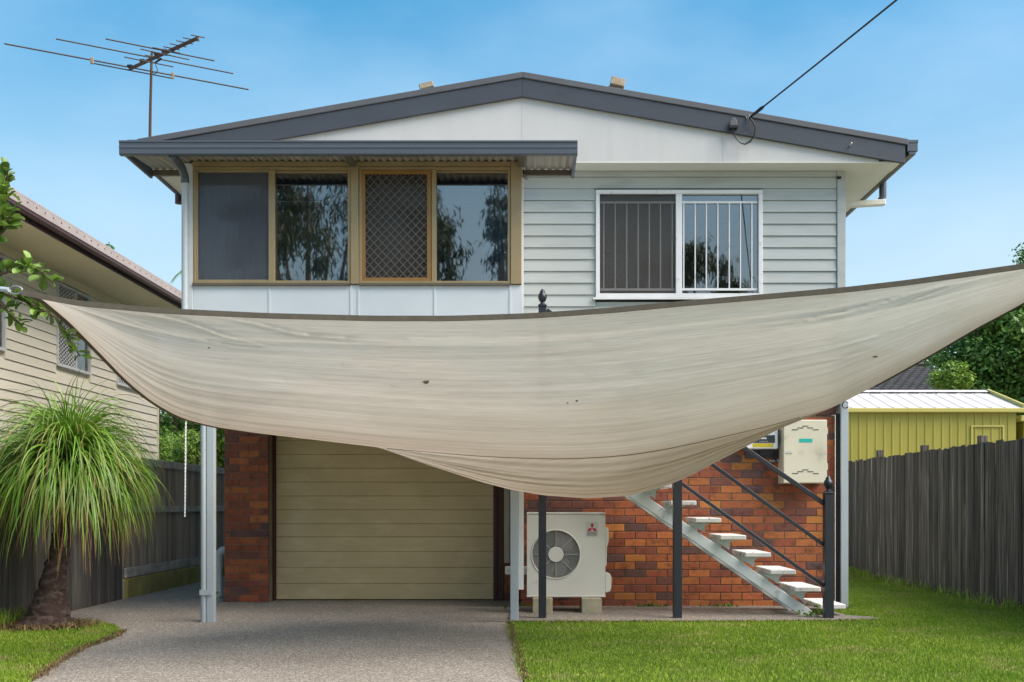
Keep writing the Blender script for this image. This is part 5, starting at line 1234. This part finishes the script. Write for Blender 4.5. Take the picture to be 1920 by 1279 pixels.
tree('shrub', (X(412,21), 21, 0), P(414,835,21), (.32,.4,.55), 40, 2600, .10, M['leaf_lime'], 'bright lime shrub squeezed between white post and brick pillar', r0=.05, clump_r=.25, cat='shrub', shell=.4)
# far hedge mass closing the gap
crown('far_trees', (X(360,45), 45, 2.4), (4.5,2.0,2.6), 160, 16000, .22, M['leaf_dark'], None, shell=.3, label='dark mass of trees far behind the left fence', cat='trees')
# twigs behind the neighbour roof and frond
tree('garden_tree', (X(205,32), 32, 0), P(205,480,32), (.14,.2,.34), 14, 260, .09, M['leaf_dark'], 'thin twig of a tree poking above the cream house roof', r0=.04, clump_r=.3)
tree('garden_tree', (X(224,31), 31, 0), P(222,500,31), (.18,.2,.30), 14, 300, .09, M['leaf_dark'], 'leafy sprig above the cream house roof near its lower end', r0=.04, clump_r=.3)
fr0 = thing('palm', (X(352,24), 24, 0), 'palm frond tip showing left of the white corner downpipe', 'palm')
MB().tube([(X(396,24),24,0),(X(392,24),24,3.5),(X(368,24),24,Z(520,24))], [.12,.10,.08], 10).build('trunk', M['trunk'], fr0, smooth=True)
b = MB()
for f_ in range(7):
    a = math.pi+f_*.9; hd = P(368,520,24); 
    for j in range(26):
        t = j/26; c = hd+Vector((math.cos(a)*t*.55, math.sin(a)*t*.55, .28*math.sin(t*2.6)-.28*t))
        for s in (-1, 1):
            e = c+Vector((math.cos(a)*.08-s*math.sin(a)*.10, math.sin(a)*.08+s*math.cos(a)*.10, -.10)); n_ = Vector((0,0,.014))
            b.add([c, c+n_, e], [(0,1,2)])
finish(b.build('fronds', M['leaf_dark'], fr0), kind='stuff')

# weeds at the wall foot and by the stairs
for px, py, n_, lab in ((1215,1136,90,'little weeds at the foot of the brick wall left of the stairs'), (1355,1136,70,'small weeds at the brick wall under the treads'), (985,1138,40,'weed clump at the wall foot beside the white post')):
    Yw = 11.93; xs = rng.normal(X(px,Yw), .10, n_); ys = rng.normal(Yw, .02, n_)
    blades('weeds', xs, ys, .02, .07, .02, M['leaf_mid'], lean=1.2, z0=.002, label=lab, cat='weeds', kind='stuff')
cw = P(1520,1140,10.85)
crown('creeper', (cw.x, 10.84, .08), (.15,.05,.08), 14, 80, .04, M['leaf_lime'], None, clump_r=.2, aspect=.7, label='small creeper growing over the foot of the stair stringer', cat='creeper')
crown('weeds', (vx, 12.76, .05), (.06,.05,.07), 8, 70, .035, M['leaf_mid'], None, label='weed at the foot of the grey vent pipe', cat='weeds')

# ------------------------------------------------------------------ street behind the camera (seen in the window panes)
sheet('road', [(-60,-14),(60,-14),(60,-7.5),(-60,-7.5)], -.022, mat('asphalt', (.055,.055,.055), (.04,.04,.04), 20, rough=.9), kind='structure')
def gum(x_, y_, zc, rad, n, lab):
    tree('gum_tree', (x_, y_, -.05), (x_, y_, zc), rad, 60, n, .26, M['euleaf'], lab, r0=.22, bark='eubark', group='street gums', clump_r=.17, droop=1.6, aspect=.16, shell=.25)
gum(-6.6, -10.0, 8.6, (2.4,2.0,3.6), 15000, 'tall drooping gum tree across the street, thickest of the row')
gum(-3.0, -10.5, 8.4, (1.0,1.0,2.6), 5000, 'narrow gum tree across the street beside the thick one')
gum(-.6, -11.0, 9.4, (.75,.8,2.6), 3600, 'slender gum tree across the street with high foliage')
gum(5.2, -10.0, 7.3, (2.1,1.8,2.2), 11000, 'low rounded gum tree across the street opposite the lawn')
gum(1.2, -13.0, 7.2, (2.6,1.8,2.4), 9000, 'broad dull gum tree far across the street opposite the gable')
pole = thing('power_pole', (9.2, -18, 0), 'timber power pole across the street holding the service cable', 'pole')
MB().tube([(9.2,-18.1,-.05), (9.2,-18.1,8.5)], [.16,.12], 12).build('pole_shaft', M['trunk'], pole, smooth=True)
MB().box(8.2, 10.2, -18.16, -18.03, 7.7, 7.82).build('cross_arm', M['trunk'], pole)
